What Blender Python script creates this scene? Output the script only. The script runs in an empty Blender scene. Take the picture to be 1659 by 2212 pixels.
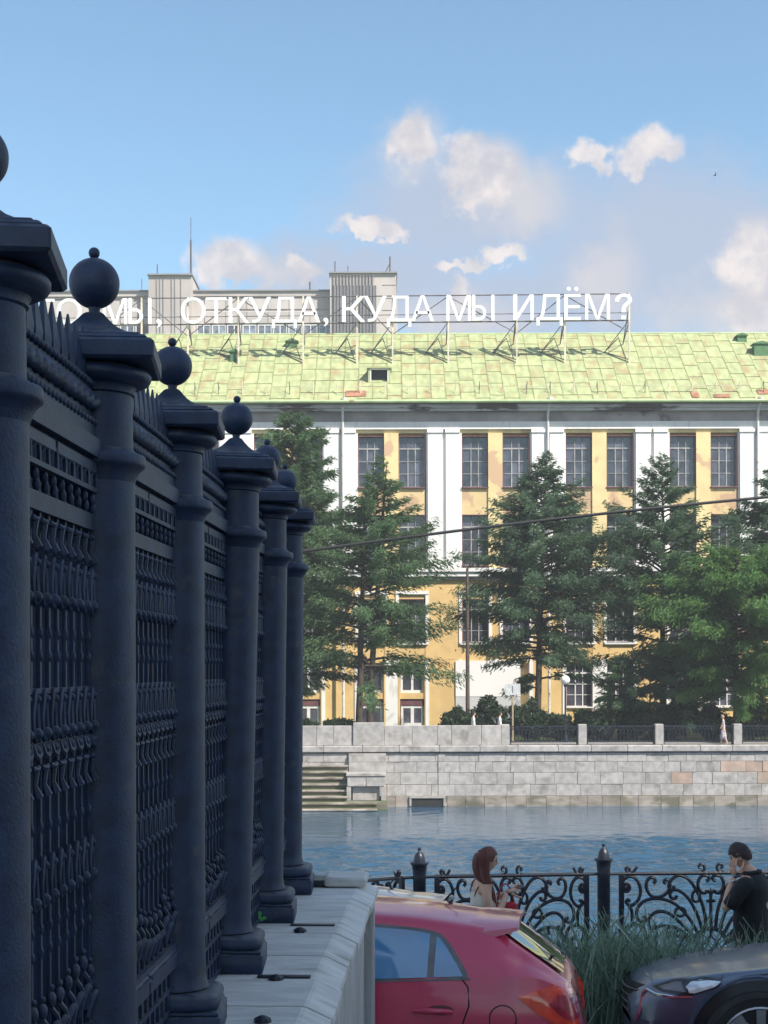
import bpy, math, random
import numpy as np
from mathutils import Vector, Matrix

random.seed(11)
R = math.radians
sc = bpy.context.scene
COL = sc.collection

# ------------------------------------------------------------------ camera
F, CXP, HY, CZ = 3315.0, 829.5, 1440.0, 2.68      # focal length, axis and horizon of the photograph; eye height
cam_d = bpy.data.cameras.new("camera")
cam = bpy.data.objects.new("camera", cam_d)
COL.objects.link(cam)
cam_d.sensor_fit = 'HORIZONTAL'
cam_d.sensor_width = 36.0
cam_d.lens = 36.0 * F / 1659.0
cam_d.shift_y = (HY - 1106.0) / 1659.0
cam_d.clip_start, cam_d.clip_end = 0.1, 6000
cam.location = (0, 0, CZ)
cam.rotation_euler = (R(90), R(0.15), 0)
sc.camera = cam

# ------------------------------------------------------------------ light
SUN_AZ, SUN_EL = 48.0, 47.0            # sun stands behind the camera, to the right
sun_d = bpy.data.lights.new("sun", 'SUN')
sun_d.energy = 3.9
sun_d.angle = R(0.5)
sun_d.color = (1.0, 0.94, 0.85)
sun = bpy.data.objects.new("sun", sun_d)
COL.objects.link(sun)
to_sun = Vector((math.sin(R(SUN_AZ)) * math.cos(R(SUN_EL)), -math.cos(R(SUN_AZ)) * math.cos(R(SUN_EL)), math.sin(R(SUN_EL))))
sun.rotation_euler = (-to_sun).to_track_quat('-Z', 'Y').to_euler()
sun.location = (20, -20, 40)

sc.view_settings.view_transform = 'Standard'
sc.view_settings.look = 'None'
sc.view_settings.exposure = 1.12
sc.view_settings.gamma = 1.0
sc.view_settings.use_curve_mapping = False

world = bpy.data.worlds.new("World")
sc.world = world
world.use_nodes = True
wn = world.node_tree
wn.nodes.clear()


def N(nt, t, **kw):
    n = nt.nodes.new(t)
    for k, v in kw.items():
        setattr(n, k, v)
    return n


def M(nt, op, a, b=None, c=None, clamp=False):
    n = nt.nodes.new('ShaderNodeMath')
    n.operation = op
    n.use_clamp = clamp
    for i, v in enumerate((a, b, c)):
        if v is None:
            continue
        if isinstance(v, (int, float)):
            n.inputs[i].default_value = v
        else:
            nt.links.new(v, n.inputs[i])
    return n.outputs[0]


def mixc(nt, fac, a, b, mode='MIX'):
    n = nt.nodes.new('ShaderNodeMix')
    n.data_type = 'RGBA'
    n.blend_type = mode
    for idx, v in ((0, fac), (6, a), (7, b)):
        if isinstance(v, (int, float)):
            n.inputs[idx].default_value = v
        elif isinstance(v, (tuple, list)):
            n.inputs[idx].default_value = (*v[:3], 1)
        else:
            nt.links.new(v, n.inputs[idx])
    return n.outputs[2]


def smooth(nt, x, lo, hi):
    n = nt.nodes.new('ShaderNodeMapRange')
    n.interpolation_type = 'SMOOTHSTEP'
    n.inputs[1].default_value, n.inputs[2].default_value = lo, hi
    nt.links.new(x, n.inputs[0])
    return n.outputs[0]


sky = N(wn, 'ShaderNodeTexSky', sky_type='NISHITA', sun_disc=False)
sky.sun_elevation = R(SUN_EL)
sky.sun_rotation = R(180.0 - SUN_AZ)
sky.altitude = 250
sky.air_density, sky.dust_density, sky.ozone_density = 1.0, 0.6, 2.0
tc = N(wn, 'ShaderNodeTexCoord')
sep = N(wn, 'ShaderNodeSeparateXYZ')
wn.links.new(tc.outputs['Generated'], sep.inputs[0])
dx, dy, dz = sep.outputs
az = M(wn, 'ARCTAN2', dx, dy)
el = M(wn, 'ARCSINE', dz)


def wnoise(scale, detail, off):
    mp = N(wn, 'ShaderNodeMapping')
    mp.inputs['Location'].default_value = (off, off * 0.7, off * 1.3)
    wn.links.new(tc.outputs['Generated'], mp.inputs['Vector'])
    n = N(wn, 'ShaderNodeTexNoise')
    n.inputs['Scale'].default_value = scale
    n.inputs['Detail'].default_value = detail
    n.inputs['Roughness'].default_value = 0.58
    wn.links.new(mp.outputs[0], n.inputs['Vector'])
    return n.outputs['Fac']


n_big, n_mid, n_fine = wnoise(14, 6, 3.1), wnoise(34, 9, 7.7), wnoise(85, 12, 1.9)
waz = M(wn, 'ADD', az, M(wn, 'MULTIPLY', M(wn, 'SUBTRACT', n_mid, 0.5), 0.035))
wel = M(wn, 'ADD', el, M(wn, 'MULTIPLY', M(wn, 'SUBTRACT', n_fine, 0.5), 0.028))


def blob(cx, cy, rx, ry, A=None, E=None):
    """one puff of cloud at a compass bearing and a height above the horizon"""
    A = A or waz
    E = E or wel
    a0 = math.atan2(cx - CXP, F)
    e0 = math.atan2(HY - cy, math.hypot(F, cx - CXP))
    u = M(wn, 'DIVIDE', M(wn, 'SUBTRACT', A, a0), rx / F)
    v = M(wn, 'DIVIDE', M(wn, 'SUBTRACT', E, e0), ry / F)
    return M(wn, 'SUBTRACT', 1.0, M(wn, 'SQRT', M(wn, 'ADD', M(wn, 'MULTIPLY', u, u), M(wn, 'MULTIPLY', v, v))))


def union(bl):
    o = blob(*bl[0])
    for b in bl[1:]:
        o = M(wn, 'SMOOTH_MAX', o, blob(*b), 0.25)
    return o


crisp = [(495, 566, 95, 66), (1045, 380, 110, 95), (1005, 330, 60, 46), (1285, 338, 66, 36), (1415, 318, 75, 46), (1370, 350, 40, 40), (790, 492, 90, 24),
         (850, 503, 50, 17), (1000, 573, 75, 15), (1092, 550, 66, 26), (990, 635, 34, 44), (650, 582, 42, 34), (1420, 300, 40, 40), (1625, 560, 80, 105), (1650, 650, 110, 90), (893, 300, 62, 62)]
soft = [(895, 305, 90, 85), (1130, 435, 120, 90), (1560, 680, 200, 90), (590, 600, 80, 55), (1000, 690, 190, 60), (1310, 600, 90, 130)]
veil = [(1010, 470, 360, 170), (1420, 560, 420, 260), (780, 590, 420, 90), (1150, 660, 500, 120)]
m_crisp = smooth(wn, M(wn, 'ADD', union(crisp), M(wn, 'MULTIPLY', M(wn, 'SUBTRACT', n_fine, 0.5), 0.9)), -0.02, 0.5)
m_soft = smooth(wn, M(wn, 'ADD', union(soft), M(wn, 'MULTIPLY', M(wn, 'SUBTRACT', n_mid, 0.5), 1.0)), -0.15, 0.85)
m_veil = smooth(wn, M(wn, 'ADD', union(veil), M(wn, 'MULTIPLY', M(wn, 'SUBTRACT', n_big, 0.5), 0.9)), -0.05, 0.7)
# fair-weather clouds of the same kind all round, low over the horizon
away = smooth(wn, M(wn, 'ABSOLUTE', az), 0.3, 0.55)
low = M(wn, 'MULTIPLY', smooth(wn, el, 0.02, 0.12), M(wn, 'SUBTRACT', 1.0, smooth(wn, el, 0.5, 1.1)))
m_else = M(wn, 'MULTIPLY', M(wn, 'MULTIPLY', smooth(wn, wnoise(5, 8, 5.5), 0.44, 0.62), away), low)
sky_c = mixc(wn, 1.0, sky.outputs[0], (0.86, 1.0, 0.96), 'MULTIPLY')
veil_else = M(wn, 'MULTIPLY', smooth(wn, wnoise(2.2, 6, 9.1), 0.42, 0.68), away)
c1 = mixc(wn, M(wn, 'MULTIPLY', M(wn, 'MAXIMUM', m_veil, veil_else), 0.92), sky_c, (2.3, 2.65, 3.4))
c2 = mixc(wn, M(wn, 'MULTIPLY', m_soft, 0.85), c1, mixc(wn, n_mid, (2.7, 2.8, 3.2), (3.8, 3.6, 3.65)))
c3 = mixc(wn, M(wn, 'MULTIPLY', M(wn, 'MAXIMUM', m_crisp, m_else), 0.9), c2, mixc(wn, smooth(wn, n_mid, 0.35, 0.65), (3.0, 2.95, 3.25), (4.7, 4.25, 4.05)))
bg = N(wn, 'ShaderNodeBackground')
bg.inputs['Strength'].default_value = 0.097
wn.links.new(c3, bg.inputs['Color'])
wo = N(wn, 'ShaderNodeOutputWorld')
wn.links.new(bg.outputs[0], wo.inputs['Surface'])
sc.cycles.use_denoising = True if hasattr(sc, 'cycles') else False


# ------------------------------------------------------------------ helpers
def W(px, py, Y):
    """photograph coordinates (of a 1659 x 2212 copy) + a distance -> a place in the world"""
    return Vector(((px - CXP) / F * Y, Y, CZ - (py - HY) / F * Y))


def mat(name, col, rough=0.7, metal=0.0, nscale=6.0, namt=0.15, bump=0.0, bscale=40.0, rnd=0.0, col2=None, thr=(0.45, 0.6), patch=2.0, coat=0.0, spec=0.5, stretch=(1, 1, 1)):
    m = bpy.data.materials.new(name)
    m.use_nodes = True
    nt = m.node_tree
    b = nt.nodes['Principled BSDF']
    b.inputs['Roughness'].default_value = rough
    b.inputs['Metallic'].default_value = metal
    b.inputs['Coat Weight'].default_value = coat
    b.inputs['Coat Roughness'].default_value = 0.04
    b.inputs['Specular IOR Level'].default_value = spec
    t = nt.nodes.new('ShaderNodeTexCoord')
    mp = nt.nodes.new('ShaderNodeMapping')
    mp.inputs['Scale'].default_value = stretch
    oi = nt.nodes.new('ShaderNodeObjectInfo')
    nt.links.new(t.outputs['Object'], mp.inputs[0])
    add = nt.nodes.new('ShaderNodeVectorMath')
    add.operation = 'ADD'
    nt.links.new(mp.outputs[0], add.inputs[0])
    comb = nt.nodes.new('ShaderNodeCombineXYZ')
    r50 = M(nt, 'MULTIPLY', oi.outputs['Random'], 50.0)
    for i in range(3):
        nt.links.new(r50, comb.inputs[i])
    nt.links.new(comb.outputs[0], add.inputs[1])

    def nz(s, d=5):
        n = nt.nodes.new('ShaderNodeTexNoise')
        n.inputs['Scale'].default_value = s
        n.inputs['Detail'].default_value = d
        nt.links.new(add.outputs[0], n.inputs['Vector'])
        return n.outputs['Fac']
    n1 = nz(nscale)
    lo = tuple(c * (1 - namt) for c in col)
    hi = tuple(min(1.0, c * (1 + namt)) for c in col)
    c = mixc(nt, smooth(nt, n1, 0.3, 0.7), lo, hi)
    if col2:
        c = mixc(nt, smooth(nt, nz(patch, 7), *thr), c, col2)
    if rnd:
        v = M(nt, 'ADD', 1.0 - rnd, M(nt, 'MULTIPLY', oi.outputs['Random'], 2 * rnd))
        cc = nt.nodes.new('ShaderNodeCombineXYZ')
        for i in range(3):
            nt.links.new(v, cc.inputs[i])
        c = mixc(nt, 1.0, c, cc.outputs[0], 'MULTIPLY')
    nt.links.new(c, b.inputs['Base Color'])
    if bump:
        bp = nt.nodes.new('ShaderNodeBump')
        bp.inputs['Strength'].default_value = bump
        bp.inputs['Distance'].default_value = 0.02
        nt.links.new(nz(bscale, 4), bp.inputs['Height'])
        nt.links.new(bp.outputs[0], b.inputs['Normal'])
    return m


class MB:
    """collects shapes for ONE mesh object"""

    def __init__(s):
        s.v, s.f = [], []

    def add(s, vs, fs):
        o = len(s.v)
        s.v += [tuple(p) for p in vs]
        s.f += [tuple(i + o for i in q) for q in fs]
        return s

    def box(s, x0, x1, y0, y1, z0, z1, mtx=None):
        vs = [(x, y, z) for z in (z0, z1) for y in (y0, y1) for x in (x0, x1)]
        if mtx is not None:
            vs = [mtx @ Vector(p) for p in vs]
        return s.add(vs, [(0, 2, 3, 1), (4, 5, 7, 6), (0, 1, 5, 4), (2, 6, 7, 3), (0, 4, 6, 2), (1, 3, 7, 5)])

    def bevbox(s, x0, x1, y0, y1, z0, z1, b=0.01):
        """box with chamfered vertical and horizontal edges facing out"""
        rings = []
        for z, i in ((z0, b), (z0 + b, 0), (z1 - b, 0), (z1, b)):
            xa, xb, ya, yb = x0 + i, x1 - i, y0 + i, y1 - i
            c = b * 0.7
            rings.append([(xa + c, ya, z), (xb - c, ya, z), (xb, ya + c, z), (xb, yb - c, z), (xb - c, yb, z), (xa + c, yb, z), (xa, yb - c, z), (xa, ya + c, z)])
        vs = [p for r in rings for p in r]
        fs = [tuple(range(7, -1, -1)), tuple(range(24, 32))]
        for k in range(3):
            for i in range(8):
                j = (i + 1) % 8
                fs.append((k * 8 + i, k * 8 + j, k * 8 + 8 + j, k * 8 + 8 + i))
        return s.add(vs, fs)

    def tube(s, pts, r, n=8, caps=True, closed=False):
        pts = [Vector(p) for p in pts]
        k = len(pts)
        rs = r if isinstance(r, (list, tuple)) else [r] * k
        vs, fs = [], []
        prev = None
        for i, p in enumerate(pts):
            if closed:
                t = pts[(i + 1) % k] - pts[i - 1]
            else:
                t = pts[min(i + 1, k - 1)] - pts[max(i - 1, 0)]
            t.normalize()
            if prev is None:
                a = Vector((0, 0, 1)) if abs(t.z) < 0.9 else Vector((1, 0, 0))
                u = t.cross(a).normalized()
            else:
                u = (prev - t * prev.dot(t)).normalized()
            prev = u
            w = t.cross(u)
            for j in range(n):
                an = 2 * math.pi * j / n
                vs.append(p + (u * math.cos(an) + w * math.sin(an)) * rs[i])
        for i in range(k if closed else k - 1):
            i2 = (i + 1) % k
            for j in range(n):
                j2 = (j + 1) % n
                fs.append((i * n + j, i * n + j2, i2 * n + j2, i2 * n + j))
        if caps and not closed:
            fs.append(tuple(range(n - 1, -1, -1)))
            fs.append(tuple(range((k - 1) * n, k * n)))
        return s.add(vs, fs)

    def lathe(s, prof, n=20, c=(0, 0, 0), square=False, rot=None):
        vs, fs = [], []
        for r, z in prof:
            for j in range(n):
                a = 2 * math.pi * j / n
                vs.append((c[0] + r * math.cos(a), c[1] + r * math.sin(a), c[2] + z))
        if square:
            vs = []
            n = 4
            for r, z in prof:
                vs += [(c[0] + r, c[1] - r, c[2] + z), (c[0] + r, c[1] + r, c[2] + z), (c[0] - r, c[1] + r, c[2] + z), (c[0] - r, c[1] - r, c[2] + z)]
        if rot is not None:
            vs = [rot @ Vector(p) for p in vs]
        k = len(prof)
        for i in range(k - 1):
            for j in range(n):
                j2 = (j + 1) % n
                fs.append((i * n + j, i * n + j2, (i + 1) * n + j2, (i + 1) * n + j))
        fs.append(tuple(range(n - 1, -1, -1)))
        fs.append(tuple(range((k - 1) * n, k * n)))
        return s.add(vs, fs)

    def ball(s, c, r, nu=12, nv=8, sc3=(1, 1, 1)):
        vs, fs = [], []
        for i in range(1, nv):
            th = math.pi * i / nv
            for j in range(nu):
                a = 2 * math.pi * j / nu
                vs.append((c[0] + r * sc3[0] * math.sin(th) * math.cos(a), c[1] + r * sc3[1] * math.sin(th) * math.sin(a), c[2] - r * sc3[2] * math.cos(th)))
        b, t = len(vs), len(vs) + 1
        vs += [(c[0], c[1], c[2] - r * sc3[2]), (c[0], c[1], c[2] + r * sc3[2])]
        for i in range(nv - 2):
            for j in range(nu):
                j2 = (j + 1) % nu
                fs.append((i * nu + j, i * nu + j2, (i + 1) * nu + j2, (i + 1) * nu + j))
        for j in range(nu):
            j2 = (j + 1) % nu
            fs.append((b, j2, j))
            fs.append((t, (nv - 2) * nu + j, (nv - 2) * nu + j2))
        return s.add(vs, fs)

    def prism(s, poly, d0, d1, axis='y'):
        """polygon (a, z) extruded along y (or along x with axis='x')"""
        n = len(poly)
        if axis == 'y':
            vs = [(a, d0, z) for a, z in poly] + [(a, d1, z) for a, z in poly]
        else:
            vs = [(d0, a, z) for a, z in poly] + [(d1, a, z) for a, z in poly]
        fs = [tuple(range(n)), tuple(range(2 * n - 1, n - 1, -1))]
        for i in range(n):
            j = (i + 1) % n
            fs.append((i, i + n, j + n, j))
        return s.add(vs, fs)

    def mesh(s, name, m=None, smooth=None):
        me = bpy.data.meshes.new(name)
        me.from_pydata(s.v, [], s.f)
        if m:
            me.materials.append(m)
        if smooth:
            me.polygons.foreach_set('use_smooth', [True] * len(me.polygons))
            me.set_sharp_from_angle(angle=R(smooth))
        me.update()
        return me

    def build(s, name, m, parent=None, smooth=None, loc=None):
        return link(name, s.mesh(name, m, smooth), parent, loc)


def link(name, me, parent=None, loc=None, rot=None, scale=None):
    o = bpy.data.objects.new(name, me)
    COL.objects.link(o)
    if parent is not None:
        o.parent = parent
    if loc is not None:
        o.location = loc
    if rot is not None:
        o.rotation_euler = rot
    if scale is not None:
        o.scale = scale
    return o


def tag(o, label=None, cat=None, group=None, kind=None):
    for k, v in (('label', label), ('category', cat), ('group', group), ('kind', kind)):
        if v:
            o[k] = v
    return o


def thing(name, label, cat, loc=(0, 0, 0), rz=0.0, group=None):
    o = link(name, None, None, loc, (0, 0, rz))
    o.empty_display_size = 0.2
    return tag(o, label, cat, group)


def copy_tree(o, parent=None):
    c = o.copy()
    COL.objects.link(c)
    if parent is not None:
        c.parent = parent
    for ch in list(o.children):
        copy_tree(ch, c)
    return c


def tri_mesh(name, V, T, m):
    """fast mesh from numpy arrays of triangles or quads"""
    me = bpy.data.meshes.new(name)
    V = np.asarray(V, dtype=np.float32)
    T = np.asarray(T, dtype=np.int32)
    k = T.shape[1]
    me.vertices.add(len(V))
    me.vertices.foreach_set('co', V.ravel())
    me.loops.add(T.size)
    me.loops.foreach_set('vertex_index', T.ravel())
    me.polygons.add(len(T))
    me.polygons.foreach_set('loop_start', np.arange(0, T.size, k, dtype=np.int32))
    me.polygons.foreach_set('loop_total', np.full(len(T), k, dtype=np.int32))
    me.materials.append(m)
    me.update(calc_edges=True)
    me.validate()
    return me

# ------------------------------------------------------------------ materials
m_iron = mat('painted_iron', (0.014, 0.031, 0.078), 0.5, 0.0, 14, 0.3, 0.12, 130, col2=(0.050, 0.056, 0.080), thr=(0.6, 0.74), patch=11, spec=0.5)
nt = m_iron.node_tree                                     # pale dust settled on ledges and on the tops of mouldings
g_ = nt.nodes.new('ShaderNodeNewGeometry')
sx_ = nt.nodes.new('ShaderNodeSeparateXYZ')
nt.links.new(g_.outputs['Normal'], sx_.inputs[0])
dn = nt.nodes.new('ShaderNodeTexNoise')
dn.inputs['Scale'].default_value = 22
dn.inputs['Detail'].default_value = 6
tcd = nt.nodes.new('ShaderNodeTexCoord')
nt.links.new(tcd.outputs['Object'], dn.inputs['Vector'])
bs_ = nt.nodes['Principled BSDF']
old = bs_.inputs['Base Color'].links[0].from_socket
fac_ = M(nt, 'MULTIPLY', smooth(nt, sx_.outputs[2], 0.55, 0.95), smooth(nt, dn.outputs['Fac'], 0.3, 0.6))
nt.links.new(mixc(nt, M(nt, 'MULTIPLY', fac_, 0.7), old, (0.15, 0.16, 0.175)), bs_.inputs['Base Color'])
m_iron2 = mat('black_iron', (0.014, 0.018, 0.032), 0.4, 0.0, 10, 0.3, 0.15, 60)
m_coping = mat('coping_stone', (0.70, 0.70, 0.68), 0.75, 0, 5, 0.12, 0.3, 60, rnd=0.07, col2=(0.38, 0.36, 0.32), thr=(0.58, 0.8), patch=3.5, stretch=(1, 3, 1))
m_facing = mat('facing_stone', (0.52, 0.53, 0.53), 0.75, 0, 4, 0.15, 0.2, 50, rnd=0.06, col2=(0.32, 0.32, 0.32), thr=(0.55, 0.8), patch=3, stretch=(2, 3, 0.5))
m_granite = mat('granite', (0.345, 0.325, 0.31), 0.8, 0, 3.0, 0.16, 0.3, 18, rnd=0.09, col2=(0.20, 0.185, 0.165), thr=(0.52, 0.75), patch=1.6)
m_tide = mat('stained_granite', (0.27, 0.235, 0.20), 0.7, 0, 2.5, 0.25, 0.3, 18, rnd=0.12, col2=(0.12, 0.11, 0.075), thr=(0.45, 0.65), patch=1.5, stretch=(0.5, 1, 1))
m_granite_red = mat('pink_granite', (0.37, 0.27, 0.215), 0.8, 0, 1.6, 0.2, 0.3, 18, rnd=0.12, col2=(0.33, 0.27, 0.22), thr=(0.5, 0.7), patch=1.0)
m_joint = mat('dark_joint', (0.10, 0.095, 0.085), 0.9, 0, 3, 0.3)
m_moss = mat('mossy_stone', (0.13, 0.125, 0.09), 0.85, 0, 2, 0.3, 0.3, 18, rnd=0.15, col2=(0.08, 0.10, 0.04), thr=(0.42, 0.6), patch=1.4, stretch=(0.5, 1, 2))
m_asphalt = mat('asphalt', (0.13, 0.128, 0.125), 0.85, 0, 3, 0.2, 0.4, 90)
m_paving = mat('paving', (0.22, 0.21, 0.20), 0.8, 0, 2, 0.15, 0.2, 40)
m_soil = mat('grassy_soil', (0.05, 0.07, 0.03), 0.9, 0, 2, 0.35, 0.4, 20)
m_lawn = mat('lawn', (0.06, 0.10, 0.03), 0.9, 0, 1, 0.3, 0.3, 20)
m_white = mat('white_plaster', (0.74, 0.73, 0.71), 0.8, 0, 0.9, 0.05, 0.08, 20, col2=(0.52, 0.49, 0.46), thr=(0.54, 0.80), patch=0.9, stretch=(2.5, 2, 0.5))
m_yellow = mat('yellow_plaster', (0.70, 0.56, 0.29), 0.85, 0, 0.8, 0.1, 0.1, 14, col2=(0.56, 0.38, 0.23), thr=(0.57, 0.62), patch=0.55)
m_peel = mat('peeling_plaster', (0.66, 0.50, 0.26), 0.85, 0, 0.8, 0.12, 0.1, 14, col2=(0.50, 0.33, 0.2), thr=(0.46, 0.56), patch=0.8, rnd=0.06)
m_orange = mat('ochre_plaster', (0.64, 0.44, 0.19), 0.85, 0, 0.7, 0.1, 0.1, 14, col2=(0.55, 0.36, 0.16), thr=(0.55, 0.7), patch=0.6)
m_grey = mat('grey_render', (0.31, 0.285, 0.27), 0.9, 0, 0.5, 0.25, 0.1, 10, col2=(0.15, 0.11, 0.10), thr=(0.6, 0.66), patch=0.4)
m_cornice = mat('stained_cornice', (0.47, 0.47, 0.47), 0.85, 0, 0.6, 0.2, 0.1, 12, col2=(0.12, 0.10, 0.10), thr=(0.58, 0.62), patch=0.35, stretch=(0.6, 1, 2))
m_roof = mat('green_roof_paint', (0.315, 0.35, 0.175), 0.7, 0.0, 2.0, 0.16, 0.15, 8, rnd=0.045, col2=(0.29, 0.22, 0.11), thr=(0.48, 0.74), patch=1.1, stretch=(1.2, 0.5, 0.5))
m_roof_edge = mat('roof_gutter', (0.36, 0.47, 0.24), 0.6, 0, 1, 0.15, 0, 8, col2=(0.2, 0.16, 0.1), thr=(0.6, 0.7), patch=0.6)
m_rust = mat('rusty_sheet', (0.28, 0.13, 0.08), 0.85, 0, 2, 0.3, 0.1, 20, rnd=0.1)
m_steel = mat('cream_steel', (0.60, 0.53, 0.42), 0.6, 0, 1.5, 0.2, 0, 20, col2=(0.30, 0.17, 0.09), thr=(0.6, 0.75), patch=1.2)
m_dsteel = mat('dark_steel', (0.10, 0.09, 0.09), 0.6, 0, 2, 0.3, 0, 20)
m_letter = mat('white_letter', (0.72, 0.73, 0.75), 0.5, 0, 1, 0.03, 0, 20)
m_frame = mat('weathered_window_frame', (0.30, 0.29, 0.29), 0.7, 0, 2, 0.25, 0, 20, rnd=0.1)
m_frame_w = mat('white_window_frame', (0.66, 0.65, 0.63), 0.6, 0, 2, 0.08, 0, 20)
m_frame_r = mat('dark_red_trim', (0.14, 0.05, 0.06), 0.7, 0, 2, 0.2, 0, 20)
m_concrete = mat('grey_concrete_panel', (0.44, 0.40, 0.375), 0.85, 0, 0.3, 0.12, 0.1, 6, rnd=0.07, stretch=(1, 1, 0.4))
m_conc_d = mat('dark_concrete', (0.22, 0.215, 0.22), 0.85, 0, 0.3, 0.15, 0.1, 6)
m_bark = mat('dark_bark', (0.05, 0.036, 0.028), 0.9, 0, 3, 0.3, 0.5, 14)


def glass_mat(name, tint, rough=0.06, rnd=0.3):
    m = mat(name, tint, rough, 0, 1.2, 0.5, 0, 20, rnd=rnd, spec=0.8)
    return m


m_pane = glass_mat('window_pane', (0.055, 0.055, 0.075), 0.12, 0.5)
m_pane_b = glass_mat('bright_window_pane', (0.16, 0.18, 0.22), 0.1, 0.3)


# ------------------------------------------------------------------ setting: water, ground
def grid_sheet(name, xs, ys, zf, m):
    b = MB()
    vs = [(x, y, zf(x, y)) for y in ys for x in xs]
    nx = len(xs)
    fs = [(j * nx + i, j * nx + i + 1, (j + 1) * nx + i + 1, (j + 1) * nx + i) for j in range(len(ys) - 1) for i in range(nx - 1)]
    b.add(vs, fs)
    return tag(b.build(name, m, smooth=40), kind='structure')


WZ = CZ - 7.66          # water level
PROM = -0.70            # near promenade
FAR = CZ - 4.33         # far promenade


SLOPE = 0.085           # the street falls towards the river


def road_z(x, y):
    base = -0.12 + 0.05 * max(-6.0, min(3.0, x)) - SLOPE * (max(7.2, y) - 8.7)
    t = max(0.0, min(1.0, (7.2 - y) / 4.0))
    return base + (1.0 - base) * t * t * (3 - 2 * t)


xs_n = [-120, -60, -30, -16, -10, -6, -4, -3, -2, -1, 0, 1, 2, 3, 4, 6, 10, 16, 30, 60, 120]
grid_sheet('road', xs_n, [-120, -40, -10, 0, 2, 3, 3.6, 4.2, 4.8, 5.4, 6, 6.6, 7.2, 8, 9.5, 10.6], road_z, m_asphalt)


def verge_z(x, y):
    t = max(0.0, min(1.0, (y - 10.6) / 2.6))
    return (road_z(x, 10.6) + 0.02) * (1 - t) + PROM * t


grid_sheet('grass_verge', xs_n, [10.6, 11.2, 11.9, 12.6, 13.2], verge_z, m_soil)
grid_sheet('promenade', xs_n, [13.2, 15.0, 16.6], lambda x, y: PROM, m_paving)
b = MB()
b.box(-120, 120, 16.6, 17.1, WZ - 2, PROM)
tag(b.build('near_quay_wall', m_granite), 'grey granite quay wall under the near ornate railing', 'quay wall')

m_water = bpy.data.materials.new('river_water')
m_water.use_nodes = True
nt = m_water.node_tree
pb = nt.nodes['Principled BSDF']
pb.inputs['Base Color'].default_value = (0.030, 0.078, 0.135, 1)
pb.inputs['IOR'].default_value = 1.33
tcw = N(nt, 'ShaderNodeTexCoord')


def wwave(scale, sx, sy, det):
    mp = N(nt, 'ShaderNodeMapping')
    mp.inputs['Scale'].default_value = (sx, sy, 1)
    nt.links.new(tcw.outputs['Object'], mp.inputs[0])
    n = N(nt, 'ShaderNodeTexNoise')
    n.inputs['Scale'].default_value = scale
    n.inputs['Detail'].default_value = det
    n.inputs['Distortion'].default_value = 0.4
    nt.links.new(mp.outputs[0], n.inputs['Vector'])
    return n.outputs['Fac']


sxyz = N(nt, 'ShaderNodeSeparateXYZ')
nt.links.new(tcw.outputs['Object'], sxyz.inputs[0])
# a sheltered strip of calmer water lies along the far quay, wind ripples this side of it
edge = M(nt, 'ADD', sxyz.outputs[1], M(nt, 'MULTIPLY', M(nt, 'SUBTRACT', wwave(0.25, 0.5, 1.5, 4), 0.5), 9.0))
calm = smooth(nt, edge, 66.5, 69.5)
h1 = wwave(0.55, 0.55, 1.0, 5)
h2 = wwave(2.2, 0.5, 1.0, 3)
hh = M(nt, 'ADD', h1, M(nt, 'MULTIPLY', h2, 0.32))
bp = N(nt, 'ShaderNodeBump')
bp.inputs['Distance'].default_value = 1.0
nt.links.new(M(nt, 'SUBTRACT', 0.30, M(nt, 'MULTIPLY', calm, 0.22)), bp.inputs['Strength'])
nt.links.new(hh, bp.inputs['Height'])
nt.links.new(bp.outputs[0], pb.inputs['Normal'])
nt.links.new(M(nt, 'SUBTRACT', 0.12, M(nt, 'MULTIPLY', calm, 0.04)), pb.inputs['Roughness'])
rgw = np.random.default_rng(2)
gx, gy = np.linspace(-25, 25, 320), np.linspace(34, 84.2, 460)
GX, GY = np.meshgrid(gx, gy)
fade = np.clip((69.0 + 2.0 * np.sin(GX * 0.21) + 1.2 * np.sin(GX * 0.53 + 1) - GY) / 4.0, 0, 1)
amp = 0.16 + 0.84 * fade * fade * (3 - 2 * fade)
wz = np.zeros_like(GX)
for k in range(46):
    lam = 0.5 * (2.4 / 0.5) ** rgw.random()
    th = rgw.normal(0, 0.75) + math.pi / 2 + 0.25
    ph_ = rgw.uniform(0, 6.28)
    wz += 0.0050 * lam ** 0.95 * np.sin((GX * math.cos(th) + GY * math.sin(th)) * 2 * math.pi / lam + ph_)
wz = wz * amp
ex = np.clip(np.minimum(np.minimum(25 - np.abs(GX), GY - 34), 84.2 - GY) / 1.5, 0, 1)
Vw = np.stack([GX, GY, WZ + wz * ex], 2).reshape(-1, 3)
nxw = len(gx)
ii = (np.arange(len(gy) - 1)[:, None] * nxw + np.arange(nxw - 1)[None]).reshape(-1)
Tw = np.stack([ii, ii + 1, ii + nxw + 1, ii + nxw], 1)
o0 = len(Vw)
outer = [(-400, 17, WZ), (400, 17, WZ), (400, 34, WZ), (-400, 34, WZ), (-400, 84.2, WZ), (-25, 84.2, WZ), (-25, 34, WZ), (25, 34, WZ), (25, 84.2, WZ), (400, 84.2, WZ)]
Vw = np.concatenate([Vw, np.array(outer)])
Tw = np.concatenate([Tw, o0 + np.array([(0, 1, 2, 3), (3, 6, 5, 4), (7, 2, 9, 8)])])
wme = tri_mesh('water', Vw, Tw, m_water)
wme.polygons.foreach_set('use_smooth', [True] * len(wme.polygons))
tag(link('water', wme), kind='structure')
b = MB()
b.add([(-900, 84.4, FAR - 0.01), (900, 84.4, FAR - 0.01), (900, 1000, FAR - 0.01), (-900, 1000, FAR - 0.01)], [(0, 1, 2, 3)])
tag(b.build('far_ground', m_lawn), kind='structure')
b = MB()
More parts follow.
